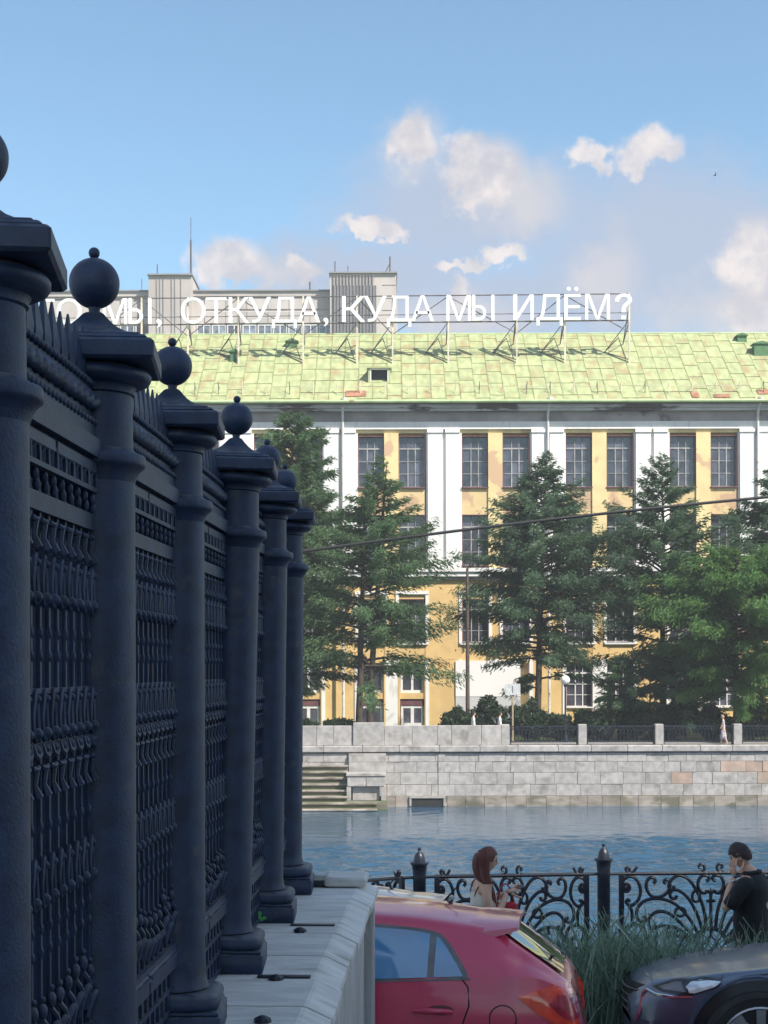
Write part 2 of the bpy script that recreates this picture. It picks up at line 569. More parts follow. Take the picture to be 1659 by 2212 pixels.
b.add([(-90, 84.4, FAR), (90, 84.4, FAR), (90, 88.5, FAR), (-90, 88.5, FAR)], [(0, 1, 2, 3)])
tag(b.build('far_promenade', m_paving), kind='structure')

# ------------------------------------------------------------------ far quay wall: stones one by one
QY = 84.0


def qx(p, Y=QY):
    return (p - CXP) / F * Y


def qz(y, Y=QY):
    return CZ - (y - HY) / F * Y


quay = thing('quay_wall', 'long pale granite quay wall of stacked blocks rising from the far side of the river', 'quay wall', (0, QY, WZ))
b = MB()
b.box(-150, 150, 0.07, 2.0, -2.0, FAR - WZ - 0.02)
b.build('core', m_joint, quay)
rng = random.Random(5)
courses = [(1627, 1646), (1646, 1669.5), (1669.5, 1695), (1695, 1720), (1720, 1746)]
n_stone = 0
rest = MB()
stone_cache = {}
for ci, (ya, yb) in enumerate(courses):
    z1, z0 = qz(ya) - WZ, qz(yb) - WZ
    x = -70.0 + rng.random()
    while x < 70:
        wdt = rng.uniform(0.85, 1.45)
        if ci == 4:
            wdt *= 0.9
        pr = rng.uniform(-0.012, 0.02) + (0.06 if ci == 4 else 0)
        if -5.4 < x < 21.8:
            sb = MB()
            sb.bevbox(-wdt / 2 + 0.008, wdt / 2 - 0.008, -pr, 0.3, z0 + 0.008, z1 - 0.008, 0.009)
            red = rng.random() < 0.035 or (x > 18.4 and ci in (1, 2, 0) and rng.random() < 0.5)
            sb.build('stone', m_tide if ci == 4 else m_granite_red if red else m_granite, quay, loc=(x + wdt / 2, 0, 0))
        else:
            rest.bevbox(x + 0.008, x + wdt - 0.008, -pr, 0.3, z0 + 0.008, z1 - 0.008, 0.014)
        x += wdt
tag(rest.build('outer_stones', m_granite, quay), kind='stuff')
x = -60.0
oc = MB()
while x < 60:
    wdt = rng.uniform(1.7, 2.3)
    z1, z0 = qz(1611) - WZ, qz(1625) - WZ
    if -6 < x < 23:
        sb = MB()
        sb.bevbox(-wdt / 2 + 0.006, wdt / 2 - 0.006, -0.16, 0.9, z0, z1, 0.04)
        sb.build('coping_stone', m_granite, quay, loc=(x + wdt / 2, 0, 0))
    else:
        oc.bevbox(x, x + wdt - 0.01, -0.16, 0.9, z0, z1, 0.04)
    x += wdt
tag(oc.build('outer_coping', m_granite, quay), kind='stuff')
# flat buttresses and the culvert mouth
for pa, pb_, pr in ((753, 833, 0.22), (946, 961, 0.05)):
    x0, x1 = qx(pa), qx(pb_)
    for (ya, yb) in courses[:4]:
        sb = MB()
        sb.bevbox(x0, x1, -pr, 0.02, qz(yb) - WZ + 0.006, qz(ya) - WZ - 0.006, 0.015)
        sb.build('buttress_stone', m_granite, quay)
cul = MB()
x0, x1, z0, z1 = qx(886), qx(959), qz(1741) - WZ, qz(1724) - WZ
cul.box(x0 - 0.06, x0 + 0.05, -0.16, 0.1, z0, z1)
cul.box(x1 - 0.05, x1 + 0.06, -0.16, 0.1, z0, z1)
cul.box(x0 - 0.06, x1 + 0.06, -0.18, 0.1, z1, z1 + 0.1)
co = cul.build('culvert_mouth', m_granite, quay)
MB().box(x0 + 0.05, x1 - 0.05, -0.11, 0.05, z0, z1 - 0.01).build('dark_opening', mat('culvert_dark', (0.02, 0.02, 0.02), 0.9), co)
for px_, py_ in ((1511, 1727), (1846 / 1.4756 - 20, 1730)):
    pass

# stairs down to the water at the left end, with the square pedestal beside them
st = thing('river_stairs', 'mossy granite steps going down the far quay into the water', 'stairs', (qx(700), QY, WZ))
for i in range(8):
    ztop = qz(1652 + i * 12.2) - WZ
    xr = qx(752) - qx(700) if i < 6 else 2.9
    sb = MB()
    sb.bevbox(-2.3, xr, -0.36 * (i + 1) - 0.05, -0.36 * i + 0.05, ztop - 0.11, ztop, 0.025)
    so = sb.build('step', m_tide, st)
    MB().box(-2.3, xr - 0.02, -0.36 * (i + 1) + 0.06, -0.36 * i, ztop - 0.45, ztop - 0.111).build('riser', m_moss, so)
pd = thing('stone_pedestal', 'square granite block on two stone legs standing beside the river steps', 'pedestal', (qx(790, 82), 82.0, WZ))
hw = (qx(833, 82) - qx(747, 82)) / 2


def pz(y):
    return CZ - (y - HY) / F * 82 - WZ


MB().bevbox(-hw, hw, -0.05, 1.3, pz(1677), pz(1671), 0.02).build('top_slab', m_granite, pd)
for s in (-1, 1):
    xa, xb = (-hw + 0.06, -0.02) if s < 0 else (0.02, hw - 0.06)
    MB().bevbox(xa, xb, 0.0, 1.2, pz(1699), pz(1677) - 0.003, 0.025).build('block', m_granite, pd)
    MB().bevbox(s * (hw - 0.14) - 0.12, s * (hw - 0.14) + 0.12, 0.02, 1.2, pz(1730), pz(1699) - 0.004, 0.02).build('leg', m_granite, pd)
MB().bevbox(-hw * 0.68, hw * 0.68, 0.25, 1.2, pz(1730), pz(1699) - 0.006, 0.02).build('back_stone', m_granite, pd)
MB().bevbox(-hw - 0.1, hw + 0.12, -0.25, 1.5, -0.3, pz(1730) - 0.004, 0.04).build('foot_slab', m_moss, pd)

# solid granite parapet and the iron balustrade between granite posts
par = thing('granite_parapet', 'solid pale granite parapet above the river steps on the far quay', 'parapet', (0, QY, FAR))
HP = qz(1567.5, QY + 0.3) - FAR
px_edges = [420, 490, 560, 640, 683, 720, 762, 830, 890, 945, 975, 1040, 1084]
for a, c in zip(px_edges[:-1], px_edges[1:]):
    tall = 762 <= a < 830
    sb = MB()
    sb.bevbox(qx(a) + 0.008, qx(c) - 0.008, 0.22 if not tall else 0.12, 0.62, 0.0, HP + (0.17 if tall else 0), 0.02)
    sb.build('parapet_stone', m_granite, par)

bal = thing('iron_balustrade', 'dark iron lattice balustrade between square granite posts on the far quay', 'balustrade', (0, QY + 0.42, FAR))
posts_p = [1092, 1259, 1425.5, 1595.5, 1765, 1935]
pw = 9.0 / F * QY
for p in posts_p:
    sb = MB()
    sb.bevbox(qx(p) - pw, qx(p) + pw, -0.22, 0.22, 0.0, HP + 0.05, 0.025)
    sb.build('granite_post', m_granite, bal)
lat = {}
for a, c in zip(posts_p[:-1], posts_p[1:]):
    x0, x1 = qx(a) + pw, qx(c) - pw
    L = x1 - x0
    key = round(L, 1)
    fr = MB()
    fr.box(x0, x1, -0.04, 0.04, 0.98, 1.05)
    fr.box(x0, x1, -0.03, 0.03, 0.84, 0.87)
    fr.box(x0, x1, -0.04, 0.04, 0.14, 0.19)
    for xx in (x0 + 0.03, x1 - 0.09):
        fr.box(xx, xx + 0.06, -0.03, 0.03, 0.0, 0.98)
    fo = fr.build('rail_frame', m_iron2, bal)
    lb = MB()
    n = int(round((L - 0.2) / 0.2))
    st_ = (L - 0.2) / n
    for i in range(n):
        cx_ = x0 + 0.1 + st_ * (i + 0.5)
        pts = [(cx_ + 0.145 * math.cos(t), 0.012 * (1 if i % 2 else -1), 0.515 + 0.33 * math.sin(t)) for t in np.linspace(0, 2 * math.pi, 15)[:-1]]
        lb.tube(pts, 0.02, 4, closed=True)
        lb.ball((cx_, 0, 0.925), 0.035, 6, 4)
    tag(lb.build('oval_lattice', m_iron2, fo), kind='stuff')

# ------------------------------------------------------------------ the factory building across the river
FY = 105.0


def fx(p):
    return (p - CXP) / F * FY


def fz(y):
    return CZ - (y - HY) / F * FY - FAR


fac = thing('factory_building', 'long four storey yellow and white factory building with patchy green metal roof', 'building', (0, FY, FAR))
PER, X0 = 224.5, 774.0
KS = range(-5, 6)
XL, XR = fx(X0 + PER * -5 - 60), fx(X0 + PER * 6)
# core behind the openings and the other three sides
b = MB()
b.box(XL, XR, 0.55, 16.0, -0.2, fz(880))
b.build('rear_body', m_yellow, fac)
rows = [(942, 1053), (1112, 1222), (1294, 1388), (1432, 1528)]


def fbox(bb, xa, xb, ya, yb, front, back=0.56):
    bb.box(fx(xa), fx(xb), -front, back, fz(yb), fz(ya))


def part1(name, m, *a):
    q = MB()
    fbox(q, *a)
    return q.build(name, m, fac)


for k in KS:
    o = X0 + PER * k
    part1('yellow_pier', m_yellow, o + 57, o + 88, 936, 1228, 0.10)
    for wx in (o, o + 88):
        sp = MB()
        fbox(sp, wx + 0.3, wx + 57, 1053, 1112, 0.0)
        sp.build('spandrel', m_peel, fac)
    # white wall field with a pair of raised pilasters
    part1('white_wall', m_white, o - 77.5, o, 936, 1228, 0.02)
    for pa, pb_ in ((o - 73.5, o - 41.5), (o - 34.5, o - 5.5)):
        pl = MB()
        fbox(pl, pa, pb_, 936, 1227, 0.20, -0.021)
        fbox(pl, pa - 1.5, pb_ + 1.5, 928, 936, 0.27, -0.021)
        fbox(pl, pa - 1.5, pb_ + 1.5, 1217, 1227, 0.26, -0.2)
        pl.build('pilaster', m_white, fac)
    # lower half: ochre piers with white quoins
    part1('ochre_wall', m_orange, o - 79.5, o, 1252, 1425, 0.04)
    part1('ochre_wall', m_orange, o + 57, o + 88, 1252, 1425, 0.04)
    for wx in (o, o + 88):
        part1('ochre_wall', m_orange, wx, wx + 57, 1252, 1294, 0.0)
        part1('ochre_wall', m_orange, wx, wx + 57, 1388, 1432, 0.0)
    for wx in (o, o + 88):
        qn = MB()
        for q0, q1 in ((wx - 7, wx - 0.5), (wx + 57.5, wx + 64)):
            fbox(qn, q0, q1, 1284, 1392, 0.10, -0.041)
        fbox(qn, wx - 7, wx + 64, 1277, 1284, 0.14, -0.041)
        fbox(qn, wx - 5, wx + 62, 1388, 1393, 0.16, -0.041)
        qn.build('window_surround', m_white, fac)
    part1('ochre_wall', m_orange, o - 72, o - 8, 1425, 1582, 0.03)
    part1('white_wall', m_white, o - 79.5, o - 72, 1425, 1582, 0.09)
    part1('white_wall', m_white, o - 8, o, 1425, 1582, 0.09)
    part1('white_wall', m_white, o + 57, o + 88, 1425, 1582, 0.05)
    for wx in (o, o + 88):
        if not (k in (-1, 0)):
            part1('ochre_wall', m_orange, wx, wx + 57, 1528, 1582, 0.0)
b = MB()
fbox(b, X0 - PER * 5 - 60, X0 + PER * 6, 912, 928, 0.16)
b.build('white_band', m_white, fac)
b = MB()
fbox(b, X0 - PER * 5 - 60, X0 + PER * 6, 928, 936, 0.0)
b.build('lintel_strip', m_yellow, fac)
b = MB()
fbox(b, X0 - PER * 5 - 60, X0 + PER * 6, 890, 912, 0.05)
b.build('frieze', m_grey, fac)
b = MB()
fbox(b, X0 - PER * 5 - 60, X0 + PER * 6, 884, 890, 0.45)
fbox(b, X0 - PER * 5 - 60, X0 + PER * 6, 875, 884, 0.62)
b.build('cornice', m_cornice, fac)
b = MB()
fbox(b, X0 - PER * 5 - 60, X0 + PER * 6, 1228, 1236, 0.50)
fbox(b, X0 - PER * 5 - 60, X0 + PER * 6, 1236, 1246, 0.38)
b.build('string_course', m_white, fac)
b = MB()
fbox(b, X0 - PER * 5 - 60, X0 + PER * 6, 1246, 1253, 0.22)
b.build('string_course_grey_board', m_grey, fac)  # plain grey strip below the white string course


# windows: one mesh per kind, shared; panes are pieces of their own where they show
def window_mesh(w, h, fm, kind):
    bb = MB()
    t = 0.07
    bb.box(0, t, 0.24, 0.36, 0, h)
    bb.box(w - t, w, 0.24, 0.36, 0, h)
    bb.box(t, w - t, 0.24, 0.36, 0, t)
    bb.box(t, w - t, 0.24, 0.36, h - t, h)
    panes = []
    tz = h * 0.76
    bb.box(t, w - t, 0.235, 0.35, tz - 0.05, tz + 0.05)
    vx = [w * 0.36, w * 0.64]
    for x in vx:
        bb.box(x - 0.035, x + 0.035, 0.245, 0.35, t, tz - 0.05)
        bb.box(x - 0.02, x + 0.02, 0.25, 0.35, tz + 0.05, h - t)
    xs = [t, vx[0] - 0.035, vx[0] + 0.035, vx[1] - 0.035, vx[1] + 0.035, w - t]
    mids = [h * 0.27, h * 0.51]
    for m_ in mids:
        for i in range(3):
            bb.box(xs[2 * i], xs[2 * i + 1], 0.25, 0.35, m_ - 0.02, m_ + 0.02)
    zs = [(t, mids[0] - 0.02), (mids[0] + 0.02, mids[1] - 0.02), (mids[1] + 0.02, tz - 0.05), (tz + 0.05, h - t)]
    for i in range(3):
        for (z0, z1) in zs:
            panes.append((xs[2 * i], xs[2 * i + 1], z0, z1))
    return bb.mesh('window', fm, None), panes


rngw = random.Random(3)
cache = {}
for ri, (ya, yb) in enumerate(rows):
    w, h = fx(57) - fx(0), fz(ya) - fz(yb)
    me, panes = window_mesh(w, h, m_frame if ri < 2 else m_frame_w if ri == 3 else m_frame, ri)
    pane_me = []
    for (x0, x1, z0, z1) in panes:
        q = MB()
        q.box(x0, x1, 0.30, 0.31, z0, z1)
        pane_me.append(q.mesh('pane', m_pane))
    allp = MB()
    for (x0, x1, z0, z1) in panes:
        allp.box(x0, x1, 0.30, 0.31, z0, z1)
    allm = allp.mesh('glass', m_pane)
    sill = MB().box(-0.03, w + 0.03, -0.16, 0.24, -0.07, 0.0)
    sill_m = sill.mesh('sill', m_frame_r if ri < 2 else m_white)
    red = MB()
    red.box(-0.0, 0.05, -0.012, 0.235, 0, h)
    red.box(w - 0.05, w, -0.012, 0.235, 0, h)
    red.box(0.05, w - 0.05, -0.012, 0.235, h - 0.05, h)
    red_m = red.mesh('reveal', m_frame_r)
    for k in KS:
        for dx_ in (0, 88):
            if ri == 3 and (k in (-1, 0) or (k == 1)):
                continue
            wo_ = link('window', me, fac, (fx(X0 + PER * k + dx_ + 0.0), 0, fz(yb)))
            link('sill', sill_m, wo_)
            link('reveal', red_m, wo_)
            fine = (ri == 0 and 0 <= k <= 3) or (ri == 1 and 0 <= k <= 3)
            if fine:
                for pm in pane_me:
                    po = link('pane', pm, wo_)
                    po.location = (0, rngw.uniform(-0.008, 0.008), 0)
                    po.rotation_euler = (0, 0, rngw.uniform(-0.004, 0.004))
            else:
                link('glass', allm, wo_)

# white doors with dark red transoms, small windows above them, at the left
for k in (-1, 0):
    for dx_ in (0, 88):
        o = X0 + PER * k + dx_
        d = MB()
        for xa, xb in ((4, 9), (25, 32), (48, 53)):
            fbox(d, o + xa, o + xb, 1524, 1582, -0.12, 0.24)
        fbox(d, o + 9, o + 48, 1524, 1530, -0.125, 0.24)
        fbox(d, o + 9, o + 25, 1562, 1582, -0.13, 0.24)
        fbox(d, o + 32, o + 48, 1562, 1582, -0.13, 0.24)
        do = d.build('door', m_frame_w, fac)
        g = MB()
        fbox(g, o + 9, o + 25, 1530, 1562, -0.17, 0.19)
        fbox(g, o + 32, o + 48, 1530, 1562, -0.17, 0.19)
        g.build('glass', m_pane, do)
        t = MB()
        fbox(t, o + 2, o + 55, 1510, 1524, -0.08, 0.24)
        t.build('transom', m_frame_r, do)
        s = MB()
        fbox(s, o, o + 57, 1497, 1510, 0.0)
        fbox(s, o - 2, o + 2, 1440, 1582, 0.07, 0.0)
        fbox(s, o + 55, o + 59, 1440, 1582, 0.07, 0.0)
        s.build('door_surround', m_orange, fac)
        wn_ = MB()
        for xa, xb in ((3, 8), (26, 31), (49, 54)):
            fbox(wn_, o + xa, o + xb, 1436, 1497, -0.2, 0.3)
        fbox(wn_, o + 8, o + 26, 1491, 1497, -0.205, 0.3)
        fbox(wn_, o + 31, o + 49, 1491, 1497, -0.205, 0.3)
        wo_ = wn_.build('window', m_frame_w, fac)
        g = MB()
        fbox(g, o + 8, o + 26, 1436, 1491, -0.26, 0.28)
        fbox(g, o + 31, o + 49, 1436, 1491, -0.26, 0.28)
        g.build('glass', m_pane, wo_)
# white boarded bay
b = MB()
fbox(b, 984, 1124, 1428, 1505, 0.12)
b.build('white_board', mat('white_board', (0.78, 0.77, 0.76), 0.6, 0, 0.4, 0.03), fac)
b = MB()
fbox(b, 984, 1124, 1505, 1582, 0.10)
b.build('grey_board', mat('grey_board', (0.52, 0.52, 0.53), 0.6, 0, 0.4, 0.05), fac)
# downpipes
for p in (1184, 1636, 742):
    q = MB()
    hop = fz(872)
    q.tube([(fx(p + 3), -0.78, hop), (fx(p), -0.5, fz(884)), (fx(p), -0.32, fz(905)), (fx(p), -0.32, fz(1227))], 0.09, 8)
    q.tube([(fx(p), -0.62, fz(1224)), (fx(p), -0.62, fz(1575))], 0.09, 8)
    q.lathe([(0.1, -0.15), (0.2, 0.1), (0.2, 0.2)], 8, (fx(p + 3), -0.8, hop + 0.05))
    q.build('downpipe', mat('pipe_paint', (0.62, 0.60, 0.57), 0.6, 0, 2, 0.15, col2=(0.3, 0.2, 0.14), thr=(0.6, 0.7)) if p == 1184 else bpy.data.materials['pipe_paint'], fac)

# ---- roof: slope from the gutter to the ridge
EY, RY = -1.0, 8.2                       # relative to the wall plane
EZ = CZ - (868 - HY) / F * (FY + EY) - FAR
RZ = CZ - (722 - HY) / F * (FY + RY) - FAR
SL = math.hypot(RY - EY, RZ - EZ)
ROOF = Matrix.Translation((0, EY, EZ)) @ Matrix.Rotation(math.atan2(RZ - EZ, RY - EY), 4, 'X')     # local y runs up the slope
roof = MB()
roof.add([ROOF @ Vector(p) for p in [(XL - .6, 0, -0.02), (XR + .6, 0, -0.02), (XR + .6, SL, -0.02), (XL - .6, SL, -0.02)]] +
         [(XL - .6, 17.4, EZ), (XR + .6, 17.4, EZ), (XL - .6, EY, EZ - 0.1), (XR + .6, EY, EZ - 0.1), (XL - .6, 17.4, EZ - 0.1), (XR + .6, 17.4, EZ - 0.1)],
         [(0, 1, 2, 3), (3, 2, 5, 4), (0, 3, 4), (1, 5, 2), (6, 8, 9, 7), (0, 6, 7, 1), (4, 5, 9, 8)])
roof_o = roof.build('roof', mat('roof_underlay', (0.12, 0.115, 0.06), 0.8, 0, 1, 0.3), fac)
b = MB()
b.tube([(XL - .6, EY - 0.06, EZ + 0.02), (XR + .6, EY - 0.06, EZ + 0.02)], 0.11, 8)
b.build('gutter', m_roof_edge, roof_o)
b = MB()
b.tube([(XL - .6, RY, RZ + 0.01), (XR + .6, RY, RZ + 0.01)], 0.07, 6)
b.build('ridge_cap', m_roof_edge, roof_o)
rngr = random.Random(21)
NR = 6
rh = SL / NR
rot3 = ROOF.to_3x3().to_4x4()
sheet_me = []
for v in range(4):
    q = MB()
    wv = 1.0
    q.add([(0.02, 0.03, 0.032), (wv - 0.04, 0.03, 0.032 + 0.006 * v), (wv - 0.04, rh, 0.012), (0.02, rh, 0.012), (0.02, 0.03, -0.012), (wv - 0.04, 0.03, -0.012), (wv - 0.04, rh, -0.012), (0.02, rh, -0.012)],
          [(0, 1, 2, 3), (4, 7, 6, 5), (0, 4, 5, 1), (1, 5, 6, 2), (2, 6, 7, 3), (3, 7, 4, 0)])
    q.box(wv - 0.028, wv + 0.002, 0, rh, 0.0, 0.05)          # standing seam
    sheet_me.append(q.mesh('roof_sheet', m_roof))
extra = MB()
xx = XL - 0.5
ncol = 0
while xx < XR + 0.4:
    inview = -13.2 < xx < 26.2
    offs = rngr.uniform(-0.5, 0.5)
    sh = rngr.choice((0.0, 0.25, 0.5, 0.75)) * rh
    for r_ in range(-1, NR):
        y0_, y1_ = max(0.0, r_ * rh + sh), min(SL, (r_ + 1) * rh + sh)
        if y1_ - y0_ < 0.12:
            continue
        M4 = ROOF @ Matrix.Translation((xx, y0_, 0.0)) @ Matrix.Diagonal((1, (y1_ - y0_) / rh, 1, 1))
        if inview:
            o = link('roof_sheet', sheet_me[rngr.randrange(4)], roof_o)
            o.matrix_local = M4 @ Matrix.Rotation(rngr.uniform(-0.006, 0.006), 4, 'Z')
        else:
            mm = sheet_me[0]
            extra.add([M4 @ vv.co for vv in mm.vertices], [tuple(p.vertices) for p in mm.polygons])
    xx += 1.0
tag(extra.build('outer_roof_sheets', m_roof, roof_o), kind='stuff')


def on_roof(px_, py_):
    """where the line of sight through (px, py) meets the roof slope, in the building's own coordinates"""
    dxx, dzz = (px_ - CXP) / F, -(py_ - HY) / F
    s = (RZ - EZ) / (RY - EY)
    # z = EZ + (y-EY)*s ; y = Y-FY ; z = CZ + dzz*Y - FAR
    Y = (EZ - (FY + EY) * s - CZ + FAR) / (dzz - s)
    return Vector((dxx * Y, Y - FY, CZ + dzz * Y - FAR)), Y


# rust and repair patches
for (px_, py_, w_, h_) in ((770, 858, 1.4, 0.9), (1505, 862, 0.5, 0.9), (1562, 862, 1.1, 0.5), (1652, 855, 0.8, 0.7)):
    p, _ = on_roof(px_, py_)
    q = MB()
    q.box(-w_ / 2, w_ / 2, 0, h_, 0.05, 0.075)
    o = q.build('patch_sheet', m_rust, roof_o)
    o.matrix_local = Matrix.Translation(p) @ rot3
# eaves guard rail
g = MB()
pos = np.arange(-14.5, 27, 1.62)
for x in pos:
    y0 = 1.15
    a = ROOF @ Vector((x, y0, 0.03))
    c = a + Vector((rngr.uniform(-0.04, 0.04), 0, 0.85))
    gm = MB().tube([a, c], 0.028, 5)
    gm.tube([c - Vector((0, 0, .1)), ROOF @ Vector((x, y0 + 0.8, 0.03))], 0.018, 4)
    gm.build('guard_post', m_dsteel if rngr.random() < 0.4 else m_steel, roof_o)
a = ROOF @ Vector((-14.5, 1.15, 0.03))
MB().tube([a + Vector((0, 0, .5)), a + Vector((41.3, 0, .5))], 0.016, 4).build('guard_wire', m_steel, roof_o)
# dormer
p, _ = on_roof(821, 829)
d = MB()
wd, hd, dd = 0.78, 1.08, 1.5
d.box(-wd, wd, 0.02, 0.1, -0.1, 0.16)
d.box(-wd, -wd + 0.14, 0.02, dd, 0.16, hd)
d.box(wd - 0.14, wd, 0.02, dd, 0.16, hd)
d.box(-wd - 0.08, wd + 0.08, -0.08, dd + 0.2, hd, hd + 0.1)
do = d.build('dormer', m_roof, roof_o, loc=p)
q = MB()
q.box(-wd + 0.14, -wd + 0.22, 0.03, 0.1, 0.16, hd - 0.002)
q.box(wd - 0.22, wd - 0.14, 0.03, 0.1, 0.16, hd - 0.002)
q.box(-wd + 0.22, wd - 0.22, 0.03, 0.1, hd - 0.1, hd - 0.002)
q.build('frame', m_frame_w, do)
MB().box(-wd + 0.2, wd - 0.2, 0.5, 0.55, 0.1, hd - 0.01).build('dark_opening', mat('attic_dark', (0.015, 0.017, 0.025), 0.6), do)
# ventilation boxes
m_vent = mat('green_vent', (0.07, 0.16, 0.07), 0.7, 0, 3, 0.2)
for (px_, py_, w_, h_) in ((632, 752, 0.38, 0.5), (508, 782, 0.3, 0.75), (1605, 742, 0.33, 0.5), (1648, 772, 0.55, 0.9)):
    p, _ = on_roof(px_, py_)
    q = MB()
    q.box(-w_, w_, 0, 0.8, -0.3, h_)
    q.prism([(-w_ - 0.1, h_), (w_ + 0.1, h_), (w_ + .1, h_ + 0.05), (0, h_ + 0.22), (-w_ - .1, h_ + 0.05)], -0.1, 0.95)
    q.build('roof_vent', m_vent, roof_o, loc=p)

# ------------------------------------------------------------------ rooftop lettering
SY = FY + 4.0
sign = thing('rooftop_sign', 'big white Cyrillic letters on a steel lattice standing along the green roof', 'sign', (0, SY, FAR))


def sx(p):
    return (p - CXP) / F * SY


def szz(y):
    return CZ - (y - HY) / F * SY - FAR


def base_y(p):
    return 700.5 - 0.0068 * (p - 240)


glyph_cache = {}


def glyph(ch):
    if ch not in glyph_cache:
        c = bpy.data.curves.new('glyph', 'FONT')
        c.body = ch
        c.extrude = 0.09
        c.resolution_u = 6
        o = bpy.data.objects.new('glyph', c)
        COL.objects.link(o)
        dg = bpy.context.evaluated_depsgraph_get()
        dg.update()
        me = bpy.data.meshes.new_from_object(o.evaluated_get(dg))
        xs = [v.co.x for v in me.vertices]
        glyph_cache[ch] = ([v.co.copy() for v in me.vertices], [tuple(p.vertices) for p in me.polygons], min(xs), max(xs))
        bpy.data.objects.remove(o)
        bpy.data.curves.remove(c)
    return glyph_cache[ch]


letters = [('К', 22, 72), ('Т', 77, 121), ('О', 126.6, 179.5), ('М', 225.7, 278), ('Ы', 281, 330), (',', 341, 352), ('О', 393.7, 446.7), ('Т', 447.7, 491.8), ('К', 497, 541),
           ('У', 539.5, 588), ('Д', 590, 643.5), ('А', 645, 694), (',', 701, 711.5), ('К', 741, 791), ('У', 788, 837.5), ('Д', 838, 890.5), ('А', 890, 939.5), ('М', 966, 1019),
           ('Ы', 1021.5, 1069.5), ('И', 1110, 1154), ('Д', 1160, 1217), ('Ё', 1220, 1255.5), ('М', 1265, 1318), ('?', 1329, 1366)]


def query():
    """question mark: a hooked stroke over a square dot"""
    q = MB()
    s = 0.096
    mid = [(0.048, 0.50), (0.055, 0.575), (0.095, 0.64), (0.16, 0.678), (0.235, 0.682), (0.305, 0.655), (0.345, 0.60), (0.35, 0.535), (0.32, 0.475), (0.27, 0.425), (0.228, 0.375), (0.205, 0.315), (0.20, 0.20)]
    n = len(mid)
    L_, R_ = [], []
    for i in range(n):
        a, b_ = Vector(mid[max(0, i - 1)]), Vector(mid[min(n - 1, i + 1)])
        d = (b_ - a).normalized()
        nn = Vector((-d.y, d.x)) * s / 2
        L_.append(Vector(mid[i]) + nn)
        R_.append(Vector(mid[i]) - nn)
    vs = [(p.x, y, p.y) for y in (-0.09, 0.09) for lst in (L_, R_) for p in lst]
    fs = []
    for i in range(n - 1):
        fs += [(i, i + 1, n + i + 1, n + i), (2 * n + i, 3 * n + i, 3 * n + i + 1, 2 * n + i + 1), (i, 2 * n + i, 2 * n + i + 1, i + 1), (n + i, n + i + 1, 3 * n + i + 1, 3 * n + i)]
    fs += [(0, n, 3 * n, 2 * n), (n - 1, 3 * n - 1, 4 * n - 1, 2 * n - 1)]
    q.add(vs, fs)
    q.prism([(0.145, 0), (0.255, 0), (0.255, 0.105), (0.145, 0.105)], -0.09, 0.09)
    return [Vector((x, z, -y)) for x, y, z in q.v], q.f, 0.0, 0.40


def yeru():
    """the letter with a bowl and a separate upright, laid out stroke by stroke"""
    q = MB()
    s, h, w, bw, bt = 0.098, 0.728, 0.70, 0.44, 0.44
    q.prism([(0, 0), (s, 0), (s, h), (0, h)], -0.09, 0.09)
    q.prism([(w - s, 0), (w, 0), (w, h), (w - s, h)], -0.09, 0.09)
    ro, cz = bt / 2, bt / 2
    path = [(s + 0.001, bt, bt - s * 0.9)]
    out_, in_ = [(s + 0.001, bt)], [(s + 0.001, bt - s * 0.9)]
    for k in range(13):
        a = math.pi / 2 - math.pi * k / 12
        out_.append((bw - ro + ro * math.cos(a), cz + ro * math.sin(a)))
        ri = ro - s * 0.9
        in_.append((bw - ro + (ro - s) * math.cos(a), cz + ri * math.sin(a)))
    out_.append((s + 0.001, 0))
    in_.append((s + 0.001, s * 0.9))
    n = len(out_)
    vs = [(x, -0.09, z) for x, z in out_] + [(x, -0.09, z) for x, z in in_] + [(x, 0.09, z) for x, z in out_] + [(x, 0.09, z) for x, z in in_]
    fs = []
    for i in range(n - 1):
        fs += [(i, n + i, n + i + 1, i + 1), (2 * n + i, 2 * n + i + 1, 3 * n + i + 1, 3 * n + i), (i, i + 1, 2 * n + i + 1, 2 * n + i), (n + i, 3 * n + i, 3 * n + i + 1, n + i + 1)]
    q.add(vs, fs)
    return [Vector((x, z, -y)) for x, y, z in q.v], q.f, 0.0, w


